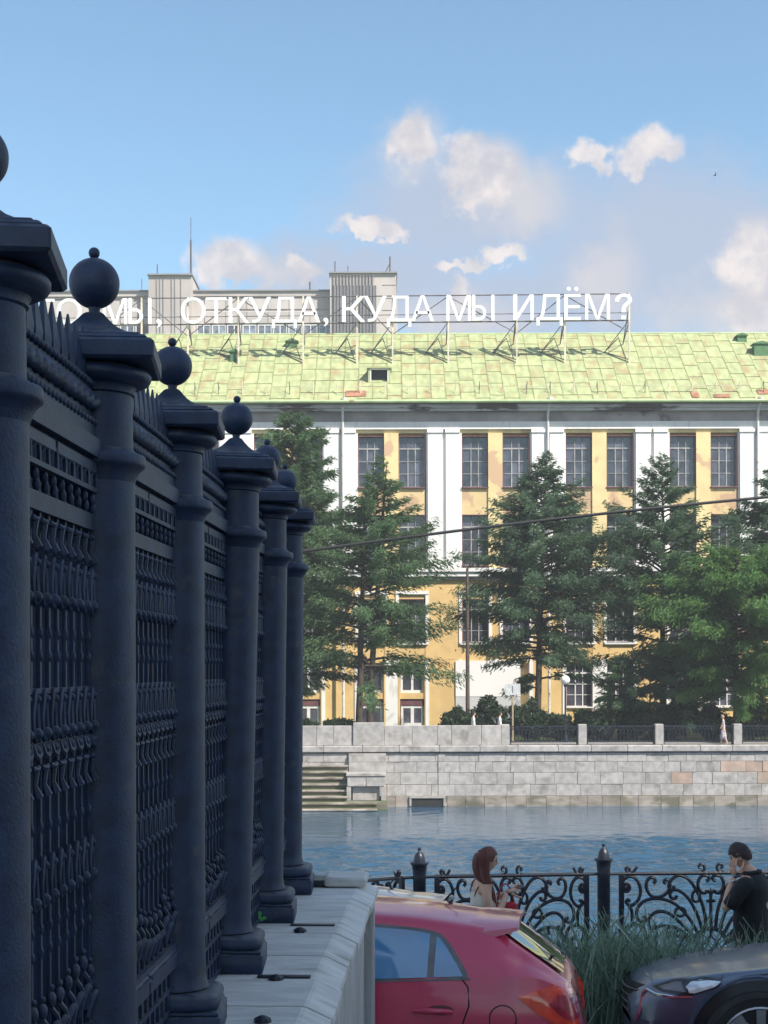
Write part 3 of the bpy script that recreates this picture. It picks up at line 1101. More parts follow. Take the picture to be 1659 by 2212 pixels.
for ch, pa, pb_ in letters:
    vs, fs, x0, x1 = yeru() if ch == 'Ы' else query() if ch == '?' else glyph(ch)
    kx = (sx(pb_) - sx(pa)) / (x1 - x0)
    by = base_y(pa)
    kz = (szz(by - 55.5) - szz(by)) / 0.728
    q = MB()
    zz = szz(by)
    q.add([(sx(pa) + (v.x - x0) * kx, -0.22 - v.z, zz + v.y * kz) for v in vs], fs)
    q.build('letter', m_letter, sign)
for px_ in (196, 308, 408, 517, 657, 773, 850, 970, 1118, 1222, 1361):
    p, Y = on_roof(px_, 786)
    zt = szz(base_y(px_) - 58)
    x = sx(px_)
    zb = EZ + (SY - FY - EY) * (RZ - EZ) / (RY - EY)
    MB().box(x - 0.055, x + 0.055, -0.08, 0.03, zb - 0.05, zt).build('post', m_steel, sign)
    q = MB()
    yb_ = 2.6
    zb2 = zb + yb_ * (RZ - EZ) / (RY - EY)
    zm = szz(base_y(px_) + 2)
    q.tube([(x, 0.04, zm), (x - 0.05, yb_, zb2)], 0.04, 5)
    q.tube([(x, 0.04, zm + 1.0), (x - 0.05, yb_, zb2)], 0.035, 5)
    q.tube([(x, 0.04, zb + 0.25), (x - 1.6, yb_ * 0.6, zb + yb_ * 0.6 * 0.72)], 0.035, 5)
    q.tube([(x - 0.1, yb_, zb2 - 0.1), (x - 1.6, 1.4, zb + 1.4 * 0.72), (x - 0.7, 0.5, zb + 1.9)], 0.035, 5)
    q.tube([(x - 0.7, 0.5, zb + 1.9), (x - 0.2, 0.1, zb + 0.3)], 0.03, 5)
    q.tube([(x - 1.6, 1.4, zb + 1.0), (x - 0.05, 0.05, zm)], 0.03, 5)
    q.build('brace', m_dsteel, sign)
for off, r_ in ((-57, 0.045), (-16, 0.028), (0.5, 0.05)):
    q = MB()
    q.tube([(sx(15), 0.02, szz(base_y(15) + off)), (sx(1361), 0.02, szz(base_y(1361) + off))], r_, 5)
    q.build('rail', m_dsteel, sign)
pp = [196, 308, 408, 517, 657, 773, 850, 970, 1118, 1222, 1361]
for i, (a, c) in enumerate(zip(pp[:-1], pp[1:])):
    ya, yb_ = (base_y(a) - 55, base_y(c) + 26) if i % 2 else (base_y(a) + 26, base_y(c) - 55)
    MB().tube([(sx(a), 0.03, szz(ya)), (sx(c), 0.03, szz(yb_))], 0.035, 5).build('diagonal', m_dsteel, sign)

# ------------------------------------------------------------------ grey tower block behind the ridge
TY = 190.0
blk = thing('office_block', 'grey concrete office block with two stair towers behind the green roof', 'building', (0, TY, FAR))


def tx(p):
    return (p - CXP) / F * TY


def tz(y):
    return CZ - (y - HY) / F * TY - FAR


MB().box(tx(100), tx(860), 0, 14, 0, tz(640)).build('main_body', m_concrete, blk)
MB().box(tx(98), tx(722), -0.3, 14.3, tz(640), tz(630)).build('parapet', m_concrete, blk)
MB().box(tx(98), tx(722), -0.5, 14.5, tz(630), tz(627)).build('parapet_cap', m_conc_d, blk)
# rows of facing panels between the window bands
for (ya, yb_) in ((642, 668), (672, 698)):
    p = 262
    while p < 716:
        if not 325 < p + 20 < 421:
            MB().bevbox(tx(p) + 0.03, tx(p + 45.5) - 0.03, -0.12, 0.1, tz(yb_), tz(ya), 0.04).build('facing_panel', m_concrete, blk)
        p += 45.5
p = 262
while p < 716:
    if not 325 < p + 15 < 424:
        w_ = MB()
        w_.box(tx(p), tx(p + 2), -0.1, 0.1, tz(726), tz(701))
        w_.box(tx(p + 28), tx(p + 30), -0.1, 0.1, tz(726), tz(701))
        w_.box(tx(p + 2), tx(p + 28), -0.1, 0.1, tz(703), tz(701))
        w_.box(tx(p + 14), tx(p + 16), -0.09, 0.1, tz(726), tz(703))
        wo_ = w_.build('window', m_frame_w, blk)
        MB().box(tx(p + 2), tx(p + 28), -0.05, 0.08, tz(728), tz(703.2)).build('pane', m_pane_b if rngr.random() < 0.6 else m_pane, wo_)
        MB().box(tx(p + 30.5), tx(p + 32.5), -0.16, 0.1, tz(726), tz(699)).build('mullion', m_conc_d, blk)
    p += 33
for (pa, pb_, yt, dark) in ((327, 420, 601, False), (716, 858, 598, True)):
    MB().box(tx(pa), tx(pb_), -1.6, 12, 0, tz(yt)).build('stair_tower', m_concrete, blk)
    MB().box(tx(pa - 2), tx(pb_ + 2), -1.9, 12.3, tz(yt), tz(yt - 3)).build('tower_cap', m_conc_d, blk)
for p in (344, 351, 358, 376, 383, 396):
    MB().box(tx(p), tx(p + 1.5), -1.68, -1.5, 0, tz(606)).build('groove_strip', m_conc_d, blk)
MB().box(tx(722), tx(815), -1.75, -1.5, 0, tz(624)).build('dark_cladding', mat('ribbed_cladding', (0.16, 0.155, 0.165), 0.8, 0, 2.0, 0.25, stretch=(3, 1, 0.05)), blk)
for p in range(724, 815, 7):
    MB().box(tx(p), tx(p + 1.2), -1.85, -1.7, 0, tz(600)).build('fin', m_conc_d, blk)
for y in (622, 650, 676):
    MB().box(tx(828), tx(857), -1.64, -1.5, tz(y + 1.2), tz(y)).build('panel_joint', m_conc_d, blk)
for (p, yt, yb_, r_) in ((410.5, 508, 601, 0.14), (410.5, 458, 508, 0.05), (337, 560, 601, 0.08), (303, 592, 628, 0.05), (845, 545, 598, 0.12), (725, 555, 598, 0.09), (753, 565, 598, 0.06), (670, 600, 628, 0.12)):
    MB().tube([(tx(p), 2, tz(yb_ + 4)), (tx(p), 2, tz(yt))], r_, 6).build('antenna_mast', m_dsteel, blk)
MB().tube([(tx(825), 2, tz(598)), (tx(845), 2, tz(560))], 0.07, 5).build('mast_stay', m_dsteel, blk)
MB().box(tx(440), tx(462), 3, 5, tz(628), tz(622)).build('roof_box', m_conc_d, blk)
MB().box(tx(735), tx(850), 1, 1.1, tz(592.5), tz(591.5)).build('roof_railing', m_dsteel, blk)

# ------------------------------------------------------------------ stone wall and the cast iron fence on it, at the left
TH = math.atan(0.047)
CT = math.cos(TH)
WTOP = CZ - 1.165
ROOT = (-0.909 + 0.047 * 2.0, 2.0, WTOP)
swall = thing('stone_wall', 'low pale stone wall with overhanging coping slabs carrying the iron fence', 'wall', ROOT, -TH)
fence = thing('iron_fence', 'tall dark cast iron fence of round posts with ball finials on the stone wall', 'fence', ROOT, -TH)


def sY(Y):
    return (Y - 2.0) / CT


S_END = sY(8.42)
b = MB()
b.box(-0.42, 0.40, -4.0, S_END - 0.06, -2.2, -0.10)
b.build('core', m_joint, swall)
rng = random.Random(8)
s = -1.2
while s < S_END - 0.05:
    L = min(rng.uniform(0.40, 0.52), S_END - s)
    if S_END - s - L < 0.2:
        L = S_END - s
    # slab with a sloped outer edge
    z = rng.uniform(-0.004, 0.004)
    x1 = 0.475 + rng.uniform(-0.008, 0.008)
    poly = [(-0.50, -0.09), (x1 - 0.02, -0.09), (x1, -0.075), (x1, -0.045), (x1 - 0.085, -0.004 + z), (x1 - 0.10, z), (-0.44, z), (-0.50, -0.03)]
    q = MB()
    q.prism(poly, s + 0.004, s + L - 0.004)
    q.build('coping_slab', m_coping, swall)
    s += L
s = -1.2
while s < S_END - 0.25:
    L = rng.uniform(0.36, 0.5)
    L = min(L, S_END - 0.22 - s)
    if L < 0.05:
        break
    MB().bevbox(0.395, 0.415 + rng.uniform(-0.004, 0.004), s + 0.003, s + L - 0.003, -2.0, -0.101, 0.006).build('facing_slab', m_facing, swall)
    s += L
q = MB()
q.bevbox(0.30, 0.462, S_END - 0.20, S_END - 0.02, -2.0, -0.102, 0.012)
q.build('end_pilaster', m_facing, swall)
MB().bevbox(-0.12, 0.10, S_END - 0.32, S_END - 0.03, 0.004, 0.05, 0.01).build('end_block', m_coping, swall, loc=(0.33, 0, 0))
for (x, Y) in ((0.27, 5.05), (0.235, 5.72), (0.22, 6.75), (0.30, 4.7)):
    q = MB()
    q.lathe([(0.03, -0.004), (0.028, 0.012), (0.012, 0.02), (0.004, 0.022)], 8, (x, sY(Y), 0))
    q.build('iron_stub', m_iron2, swall)
# dark strips on the coping beside the plinths, painting the shadows of its joints
for Y in (5.75, 6.9, 4.75):
    MB().box(0.16, 0.36, sY(Y), sY(Y) + 0.035, 0.0015, 0.0075).build('joint_shadow', m_iron2, swall)

PY = [2.905, 3.866, 4.93, 5.98, 7.12, 8.0]
LEAN = [0, 0, 0, 1.5, 0.9, 0.5]
pm = {}
# one post, built once, its meshes shared
q = MB()
q.lathe([(0.112, 0.142), (0.104, 0.165), (0.101, 0.19), (0.101, 1.62), (0.098, 1.70), (0.096, 1.72), (0.094, 1.85)], 28)
pm['shaft'] = q.mesh('shaft', m_iron, 40)
q = MB()
q.lathe([(0.1012, 1.628), (0.106, 1.645), (0.113, 1.657), (0.122, 1.665), (0.126, 1.668), (0.128, 1.674), (0.128, 1.690), (0.124, 1.697), (0.110, 1.701), (0.096, 1.712)], 28)
pm['collar'] = q.mesh('collar', m_iron, 50)
q = MB()
q.lathe([(0.093, 1.845), (0.100, 1.850), (0.100, 1.860), (0.105, 1.868), (0.122, 1.872), (0.136, 1.878), (0.142, 1.888), (0.142, 1.897), (0.136, 1.906), (0.124, 1.911), (0.118, 1.9155)], 28)
pm['capital'] = q.mesh('capital', m_iron, 40)
q = MB()
q.bevbox(-0.158, 0.158, -0.158, 0.158, 1.916, 1.966, 0.007)
q.bevbox(-0.140, 0.140, -0.140, 0.140, 1.964, 1.978, 0.006)
q.bevbox(-0.122, 0.122, -0.122, 0.122, 1.976, 1.986, 0.003)
prof = [(0.118, 1.984), (0.104, 1.988), (0.084, 1.996), (0.066, 2.007), (0.050, 2.021), (0.036, 2.037), (0.026, 2.050), (0.018, 2.056)]
q.lathe(prof, square=True)
pm['cap'] = q.mesh('cap', m_iron, 28)
q = MB()
q.lathe([(0.019, 2.048), (0.014, 2.062), (0.017, 2.074)], 12)
q.ball((0, 0, 2.132), 0.0635, 28, 20)
q.lathe([(0.007, 2.192), (0.007, 2.198)], 8)
q.ball((0, 0, 2.2085), 0.0145, 12, 8)
pm['ball_finial'] = q.mesh('ball_finial', m_iron, 60)
q = MB()
q.bevbox(-0.160, 0.160, -0.160, 0.160, 0.0, 0.074, 0.006)
q.bevbox(-0.152, 0.152, -0.152, 0.152, 0.074, 0.086, 0.004)
cush = [(0.142, 0.086), (0.150, 0.093), (0.154, 0.106), (0.150, 0.122), (0.138, 0.133), (0.118, 0.137)]
vs = []
for r_, z in cush:
    c_ = r_ * 0.3
    vs += [(r_, -r_ + c_, z), (r_, r_ - c_, z), (r_ - c_ * .4, r_ - c_ * .4, z), (r_ - c_, r_, z), (-r_ + c_, r_, z), (-r_ + c_ * .4, r_ - c_ * .4, z), (-r_, r_ - c_, z), (-r_, -r_ + c_, z), (-r_ + c_ * .4, -r_ + c_ * .4, z), (-r_ + c_, -r_, z), (r_ - c_, -r_, z), (r_ - c_ * .4, -r_ + c_ * .4, z)]
fs = []
for i in range(len(cush) - 1):
    for j in range(12):
        j2 = (j + 1) % 12
        fs.append((i * 12 + j, i * 12 + j2, i * 12 + 12 + j2, i * 12 + 12 + j))
fs.append(tuple(range(60, 72)))
q.add(vs, fs)
pm['base'] = q.mesh('base', m_iron, 45)
posts = []
for Y, ln, rz_ in zip(PY, LEAN, (9, 7.5, 5, 4, 3.5, 3)):
    p = link('fence_post', pm['shaft'], fence, (0, sY(Y), 0), (0, R(ln), R(rz_)))
    for k in ('collar', 'capital', 'cap', 'ball_finial', 'base'):
        o = link(k, pm[k], p)
        if k == 'ball_finial':
            o.rotation_euler = (0, 0, rng.uniform(0, 6))
    posts.append(p)
# green paint mark on the plinth of the fifth post
mk = MB()
for i in range(9):
    a, r_ = rng.uniform(0, 6.28), rng.uniform(0, 0.028)
    c = (r_ * math.cos(a) * 1.2, r_ * math.sin(a) * 0.8)
    w_ = rng.uniform(0.008, 0.014)
    n = 6
    pts = [(c[0] + w_ * math.cos(t) * rng.uniform(.6, 1.3), c[1] + w_ * math.sin(t) * rng.uniform(.5, 1.1)) for t in np.linspace(0, 2 * math.pi, n + 1)[:-1]]
    mk.add([(x, -0.1606 - i * 0.0002, 0.034 + z) for x, z in pts], [tuple(range(n))])
mk.build('paint_mark', mat('green_paint', (0.10, 0.42, 0.10), 0.6, 0, 30, 0.4), posts[4])

# panels between the posts
sp_m = MB()
sp_m.add([(-0.010, -0.026, 0), (0.010, -0.026, 0), (0.010, 0.026, 0), (-0.010, 0.026, 0), (-0.012, -0.030, 0.03), (0.012, -0.030, 0.03), (0.012, 0.030, 0.03), (-0.012, 0.030, 0.03), (-0.002, -0.003, 0.125), (0.002, -0.003, 0.125), (0.002, 0.003, 0.125), (-0.002, 0.003, 0.125)],
         [(0, 1, 5, 4), (1, 2, 6, 5), (2, 3, 7, 6), (3, 0, 4, 7), (4, 5, 9, 8), (5, 6, 10, 9), (6, 7, 11, 10), (7, 4, 8, 11), (8, 9, 10, 11)])
spike_me = sp_m.mesh('spike', m_iron)
bm_ = MB()
bm_.box(-0.013, 0.013, -0.0065, 0.0065, 0.30, 1.545)
bm_.box(-0.005, 0.005, -0.013, 0.013, 0.30, 1.545)
for z in (0.55, 0.60, 0.70, 0.735, 0.82, 1.19, 1.24, 1.31, 1.345, 1.42, 1.47):
    bm_.ball((0.009, 0, z), 0.0095, 7, 5, (1, 0.8, 1.7))
bar_me = bm_.mesh('bar', m_iron, 40)
lp = MB()       # long loops with a knob, hanging over the rail
pts = [(0.020, 0.018 * math.sin(t) * (1.15 if math.cos(t) < 0 else 0.7), 1.062 + 0.052 * math.cos(t)) for t in np.linspace(0, 2 * math.pi, 13)[:-1]]
lp.tube(pts, 0.007, 6, closed=True)
lp.ball((0.024, 0.004, 1.024), 0.013, 8, 6)
lp.ball((0.024, 0.004, 1.098), 0.009, 8, 6)
loop_me = lp.mesh('loop_ornament', m_iron, 50)
cu = MB()
cu.tube([(0.018, -0.026, 1.0), (0.022, -0.02, 0.981), (0.024, 0, 0.974), (0.022, 0.02, 0.981), (0.018, 0.026, 1.0)], 0.007, 6)
cu.ball((0.018, 0, 0.99), 0.012, 8, 6)
cup_me = cu.mesh('cup_ornament', m_iron, 50)
te = MB()
te.tube([(0.02, -0.024, 0.952), (0.024, 0, 0.948), (0.02, 0.024, 0.952)], 0.006, 6)
te.tube([(0.022, 0, 0.950), (0.02, -0.004, 0.915), (0.026, 0.002, 0.89)], [0.008, 0.006, 0.012], 6)
tee_me = te.mesh('drop_ornament', m_iron, 50)
lf = MB()
lf.ball((0.014, 0, 0.440), 0.0145, 10, 8, (0.8, 1, 1.2))
lf.ball((0.014, 0, 0.466), 0.008, 8, 6)
lf.tube([(0.012, -0.026, 0.33), (0.022, -0.02, 0.37), (0.026, 0.006, 0.385), (0.02, 0.024, 0.36), (0.014, 0.022, 0.33)], 0.008, 6)
lf.tube([(0.012, 0.0, 0.42), (0.02, 0.018, 0.40), (0.024, 0.03, 0.372)], 0.008, 6)
leaf_me = lf.mesh('leaf_ornament', m_iron, 50)
ar = MB()
for zc in (1.625,):
    pts = [(0.024, 0.020 * math.cos(t), zc + 0.022 * math.sin(t)) for t in np.linspace(0, math.pi, 7)]
    ar.tube([(0.024, 0.020, 1.600)] + pts + [(0.024, -0.020, 1.600)], 0.006, 5)
ar.ball((0.02, 0, 1.576), 0.0095, 8, 6, (1, .8, 1.5))
ar.ball((0.018, 0.018, 1.555), 0.009, 8, 6, (1, .8, 1.8))
arch_me = ar.mesh('arch_ornament', m_iron, 50)
for i in range(5):
    s0, s1 = sY(PY[i]) + 0.085, sY(PY[i + 1]) - 0.085
    q = MB()
    q.box(-0.02, 0.016, s0, s1, 1.604, 1.676)
    q.box(-0.035, 0.040, s0, s1, 1.676, 1.722)              # frieze
    q.box(-0.024, 0.024, s0, s1, 1.722, 1.772)
    q.box(-0.014, 0.014, s0, s1, 1.772, 1.866)
    pan = q.build('fence_panel', m_iron, fence)
    for bx in ((-0.022, 0.022, 1.50, 1.54), (-0.020, 0.030, 1.592, 1.6035), (-0.012, 0.018, 1.108, 1.120), (-0.012, 0.018, 0.993, 1.003), (-0.02, 0.026, 0.285, 0.300)):
        MB().box(bx[0], bx[1], s0, s1, bx[2], bx[3]).build('cross_rail', m_iron, pan)
    for bx in ((-0.030, -0.0205, 0.301, 0.40), (-0.018, -0.010, 1.541, 1.591)):
        MB().box(bx[0], bx[1], s0, s1, bx[2], bx[3]).build('back_plate', m_iron, pan)
    # plaque strips under the frieze
    n = max(2, int((s1 - s0) / 0.33))
    for k in range(n):
        a, c = s0 + (s1 - s0) * k / n + 0.008, s0 + (s1 - s0) * (k + 1) / n - 0.008
        MB().bevbox(0.0, 0.030, a, c, 1.636, 1.668, 0.004).build('plaque', m_iron, pan)
        q = MB()
        q.bevbox(-0.02, 0.030, a, c, 0.222, 0.284, 0.005)
        q.box(0.028, 0.036, a, c, 0.268, 0.276)
        q.build('kick_plate', m_iron, pan)
    bd = MB()
    nb = int((s1 - s0) / 0.032)
    for k in range(nb):
        sc_ = s0 + (s1 - s0) * (k + 0.5) / nb
        bd.ball((0.022, sc_, 1.766), 0.0105, 7, 5)
        bd.ball((0.016, sc_, 1.862), 0.0105, 7, 5)
    tag(bd.build('bead_row', m_iron, pan, 50), kind='stuff')
    rp = MB()
    ns = int((s1 - s0) / 0.012)
    pts = [(0.018 + 0.006 * math.cos(k * 1.3), s0 + (s1 - s0) * k / ns, 1.812 + 0.006 * math.sin(k * 1.3)) for k in range(ns + 1)]
    rp.tube(pts, [0.0185 + 0.0032 * math.sin(k * 1.3) for k in range(ns + 1)], 8)
    rp.build('rope_moulding', m_iron, pan, 60)
    n = max(8, int((s1 - s0) / 0.068))
    for k in range(n):
        sc_ = s0 + (s1 - s0) * (k + 0.5) / n
        link('bar', bar_me, pan, (0, sc_, 0))
        link('spike', spike_me, pan, (0, sc_, 1.866), scale=(1, 1, rng.uniform(0.92, 1.06)))
        link('loop_ornament', loop_me, pan, (0, sc_, 0), scale=(1, rng.uniform(0.92, 1.08), 1))
        link('cup_ornament', cup_me, pan, (0, sc_ + 0.01, 0))
        link('drop_ornament', tee_me, pan, (0, sc_, 0))
        link('drop_ornament', tee_me, pan, (0, sc_, 0.53))
        link('loop_ornament', loop_me, pan, (0, sc_, 0.29), scale=(1, rng.uniform(0.8, 1.0), 1))
        link('loop_ornament', loop_me, pan, (0, sc_, -0.36), scale=(0.9, rng.uniform(0.8, 1.0), 1))
        link('leaf_ornament', leaf_me, pan, (0, sc_, 0), scale=(1, 1, rng.uniform(0.95, 1.04)))
        link('arch_ornament', arch_me, pan, (0, sc_, 0))
    lt = MB()
    n2 = int((s1 - s0) / 0.07)
    for r_ in range(3):
        z0 = 0.012 + r_ * 0.07
        lt.box(-0.008, 0.016, s0, s1, z0, z0 + 0.013)
        for k in range(n2 + 1):
            sc_ = s0 + (s1 - s0) * (k + (0.5 if r_ % 2 else 0.0)) / (n2 + 0.5)
            lt.box(-0.006, 0.012, sc_ - 0.012, sc_ + 0.012, z0 + 0.013, z0 + 0.070)
    tag(lt.build('grille', m_iron, pan), kind='stuff')
# the foot plate left of a missing post at the wall's end
q = MB()
q.bevbox(-0.02, 0.26, S_END - 0.30, S_END - 0.10, 0.003, 0.035, 0.006)
q.lathe([(0.018, 0.0), (0.018, 0.06), (0.022, 0.06), (0.022, 0.075)], 8, (0.10, S_END - 0.2, 0.03))
q.build('foot_plate', m_iron2, fence)

# dark hedge made up behind the fence, added to keep its gaps dark
m_hedge = mat('hedge_leaf', (0.028, 0.045, 0.02), 0.7, 0, 3, 0.4)
rngn = np.random.default_rng(4)
n = 9000
c = np.stack([rngn.uniform(-2.6, -1.35, n), rngn.uniform(2.0, 9.6, n), rngn.uniform(0.6, 2.95, n)], 1)
d = rngn.normal(0, 0.055, (n, 4, 3))
V = (c[:, None, :] + d).reshape(-1, 3)
T = np.arange(n * 4).reshape(-1, 4)
hd = link('hedge', tri_mesh('hedge', V, T, m_hedge))
tag(hd, 'dark clipped hedge added behind the iron fence to keep its gaps dark', 'hedge')
MB().box(-2.5, -1.45, 2.1, 9.5, -0.1, 2.85).build('inner_wood', m_bark, hd)

# ------------------------------------------------------------------ ornate railing on the near quay
RLY = 15.5


def rx(p, Y=RLY):
    return (p - CXP) / F * Y


def rzz(y, Y=RLY):
    return CZ - (y - HY) / F * Y


rail = thing('ornate_railing', 'dark wrought iron railing with scrolls and fan pattern along the near quay', 'railing', (0, RLY, PROM))
q = MB()
q.bevbox(-14, 14, -0.16, 0.22, 0.0, 0.30, 0.02)
q.build('stone_kerb', m_granite, rail)
zt_ = rzz(1889) - PROM           # top rail above the promenade
zb_ = rzz(2052) - PROM
H = zt_ - zb_


def spiral(c, r0, a0, turns, n=14, s=1):
    return [(c[0] + r0 * (1 - 0.8 * k / n) * math.cos(a0 + s * turns * 2 * math.pi * k / n), c[1] + r0 * (1 - 0.8 * k / n) * math.sin(a0 + s * turns * 2 * math.pi * k / n)) for k in range(n + 1)]


def catmull(pts, n=5):
    out = []
    P = [Vector(p) for p in pts]
    P = [P[0] * 2 - P[1]] + P + [P[-1] * 2 - P[-2]]
    for i in range(1, len(P) - 2):
        for k in range(n):
            t = k / n
            out.append(0.5 * ((2 * P[i]) + (P[i + 1] - P[i - 1]) * t + (2 * P[i - 1] - 5 * P[i] + 4 * P[i + 1] - P[i + 2]) * t * t + (3 * P[i] - P[i - 1] - 3 * P[i + 1] + P[i + 2]) * t ** 3))
    out.append(P[-2])
    return [tuple(p) for p in out]


# the right-hand panel's left half traced as strokes; (x, y) in its own drawing units
DR = {
    'ray': [[(1270, 605), (1262, 520), (1240, 440), (1205, 365), (1160, 305), (1105, 283), (1062, 305), (1040, 345), (1052, 368), (1072, 360), (1070, 345)],
            [(1245, 612), (1215, 520), (1165, 430), (1110, 380), (1065, 372), (1048, 400), (1062, 425), (1085, 420), (1088, 405)],
            [(1218, 635), (1165, 545), (1085, 462), (990, 425), (905, 432), (852, 475), (842, 530), (862, 562), (890, 560), (897, 542), (882, 532)],
            [(1205, 668), (1130, 590), (1040, 515), (970, 505), (922, 540), (918, 590), (940, 610), (958, 596), (948, 582)],
            [(1198, 695), (1110, 618), (1015, 590), (945, 612), (915, 660), (925, 700), (950, 705), (960, 690), (948, 680)],
            [(1190, 690), (1100, 655), (1030, 662), (1000, 700), (1020, 735)]],
    'scroll': [[(790, 352), (775, 362), (764, 350), (772, 334), (792, 336), (800, 358), (785, 378), (760, 370), (752, 330), (775, 295), (815, 288), (850, 318), (866, 370), (855, 425), (820, 462), (790, 460), (778, 442), (790, 430), (802, 440)],
               [(945, 332), (958, 318), (950, 300), (925, 296), (905, 320), (905, 365), (935, 408), (985, 414), (1030, 388), (1048, 345), (1040, 315), (1020, 308), (1012, 322), (1024, 332)],
               [(1270, 318), (1285, 312), (1288, 296), (1268, 284), (1240, 292), (1222, 325), (1226, 365), (1250, 392), (1272, 388), (1276, 374)],
               [(795, 470), (812, 500), (815, 560), (808, 590)],
               [(840, 590), (828, 575), (808, 590), (780, 600), (770, 640), (790, 690), (812, 720), (845, 712), (862, 680), (848, 655), (828, 664)],
               [(840, 585), (870, 590), (892, 620), (892, 670), (870, 715)]],
    'top_curl': [[(790, 262), (800, 246), (792, 230), (776, 236), (780, 250), (800, 264), (825, 256), (845, 228)],
                 [(1222, 262), (1246, 262), (1262, 242), (1254, 218), (1234, 216), (1228, 234), (1242, 240)]],
}
OV = [(1209, 412, 24, 34), (1111, 507, 32, 26), (1060, 618, 34, 22)]


def DU(p):      # drawing units -> (half-width fraction, height fraction)
    return ((1300 - p[0]) / 560.0, (735 - p[1]) / 465.0)


m_rail = m_iron2
proto = []
for nm, lst in DR.items():
    for st_ in lst:
        pts = [DU(p) for p in catmull(st_, 4)]
        q = MB()
        q.tube([(-a, 0, h) for a, h in pts], 1.0, 6)
        proto.append((nm, pts))
for (cx_, cy_, ra, rb) in OV:
    proto.append(('ring', [DU((cx_ + ra * math.cos(t), cy_ + rb * math.sin(t))) for t in np.linspace(0, 2 * math.pi, 17)[:-1]]))


def rail_panel(pa, pb_, ya, yb_, Ya=RLY, Yb=RLY):
    """panel between two photo bearings; its rail may fall and turn away"""
    A = Vector((rx(pa, Ya), Ya - RLY, 0))
    B = Vector((rx(pb_, Yb), Yb - RLY, 0))
    L = (B - A).length
    ang = math.atan2(B.y - A.y, B.x - A.x)
    za, zb2 = rzz(ya, Ya) - PROM, rzz(yb_, Yb) - PROM
    root = MB()
    drop = za - zt_
    slope = (zb2 - za) / L
    hw_ = L / 2

    def P(a, h, y=0.0):
        x = hw_ + a * hw_
        return (x, y, zb_ + drop * 0.5 + h * H + (drop * 0.5 + slope * x) * max(0, h))
    root.tube([P(-1, 1), P(1, 1)], 0.021, 6)
    root.tube([P(-1, -0.02), P(1, -0.02)], 0.016, 6)
    for a in (-0.985, 0.985):
        root.box(P(a, 0)[0] - 0.026, P(a, 0)[0] + 0.026, -0.02, 0.02, 0.28, P(a, 1)[2])
    pan = root.build('railing_panel', m_rail, rail, loc=A)
    pan.rotation_euler = (0, 0, ang)
    for nm, pts in proto:
        for s in (-1, 1):
            q = MB()
            r_ = 0.0185 if nm in ('ray', 'scroll') else 0.016
            q.tube([P(s * a, h) for a, h in pts], r_, 6, closed=(nm == 'ring'))
            q.build(nm, m_rail, pan, 60)
    # half-round sun at the foot, upright ray with fleur-de-lis
    q = MB()
    q.tube([P(0.172 * math.cos(t), 0.06 + 0.215 * math.sin(t)) for t in np.linspace(0, math.pi, 15)], 0.025, 6)
    q.build('sun_arch', m_rail, pan, 60)
    q = MB()
    q.tube([P(0, 0.28), P(0, 0.74)], 0.018, 6)
    q.tube([P(-0.05, 0.63), P(0, 0.64), P(0.05, 0.63)], [0.014, 0.02, 0.014], 6)
    q.tube([P(0, 0.70), P(-0.03, 0.77), P(-0.06, 0.76)], [0.012, 0.014, 0.008], 6)
    q.tube([P(0, 0.70), P(0.03, 0.77), P(0.06, 0.76)], [0.012, 0.014, 0.008], 6)
    q.tube([P(0, 0.72), P(0, 0.80)], [0.014, 0.006], 6)
    q.tube([P(0, 0.27), P(0, 0.16)], [0.012, 0.02], 6)
    q.tube([P(-0.085, 0.08), P(-0.06, 0.07), P(-0.045, 0.12), P(0, 0.17), P(0.045, 0.12), P(0.06, 0.07), P(0.085, 0.08)], 0.012, 6)
    q.build('fleur', m_rail, pan, 60)
    return pan


rail_panel(1338, 1730, 1889, 1886)
rail_panel(940, 1268, 1894, 1889.5)
rail_panel(700, 868, 1908, 1896.5, 16.6, RLY)
pp_ = MB()
pp_.lathe([(0.085, 0.0), (0.085, 0.34), (0.072, 0.36), (0.066, 0.38), (0.066, zt_ - 0.02), (0.071, zt_), (0.066, zt_ + 0.02), (0.072, zt_ + 0.08), (0.078, zt_ + 0.125), (0.094, zt_ + 0.140), (0.094, zt_ + 0.155), (0.062, zt_ + 0.165),
           (0.058, zt_ + 0.185), (0.052, zt_ + 0.22), (0.036, zt_ + 0.25), (0.014, zt_ + 0.265), (0.010, zt_ + 0.275), (0.019, zt_ + 0.287), (0.019, zt_ + 0.297), (0.006, zt_ + 0.31)], 16)
pmesh = pp_.mesh('railing_post', m_rail, 40)
for p, dz_ in ((1303, 0), (905, -0.035), (1768, 0.01), (505, -0.15)):
    Y = RLY if p > 600 else 17.6
    link('railing_post', pmesh, rail, (rx(p, Y), Y - RLY, dz_))
q = MB()
for pa, pb_, ya, yb_ in ((1268, 1338, 1889.3, 1888.9), (868, 940, 1896.5, 1894.0)):
    q.tube([(rx(pa), 0, rzz(ya) - PROM), (rx(pb_), 0, rzz(yb_) - PROM)], 0.016, 6)
q.build('link_rail', m_rail, rail)

# overhead cable crossing the river view
q = MB()
YC = 30.0
pts = []
for p in np.linspace(-900, 2600, 40):
    t = (p - 655) / 1004.0
    y = 1183 - 115 * t - 26 * t + 26 * t * t + 8
    if p < 655:
        y = 1191 - 141 * t * 0.9
    if p > 1659:
        y = 1076 - (p - 1659) * 0.1
    pts.append(W(p, y, YC))
q.tube(pts, 0.032, 6)
tag(q.build('overhead_cable', mat('cable_black', (0.02, 0.02, 0.022), 0.6), smooth=60), 'thick black cable sagging across the view in front of the trees', 'cable')

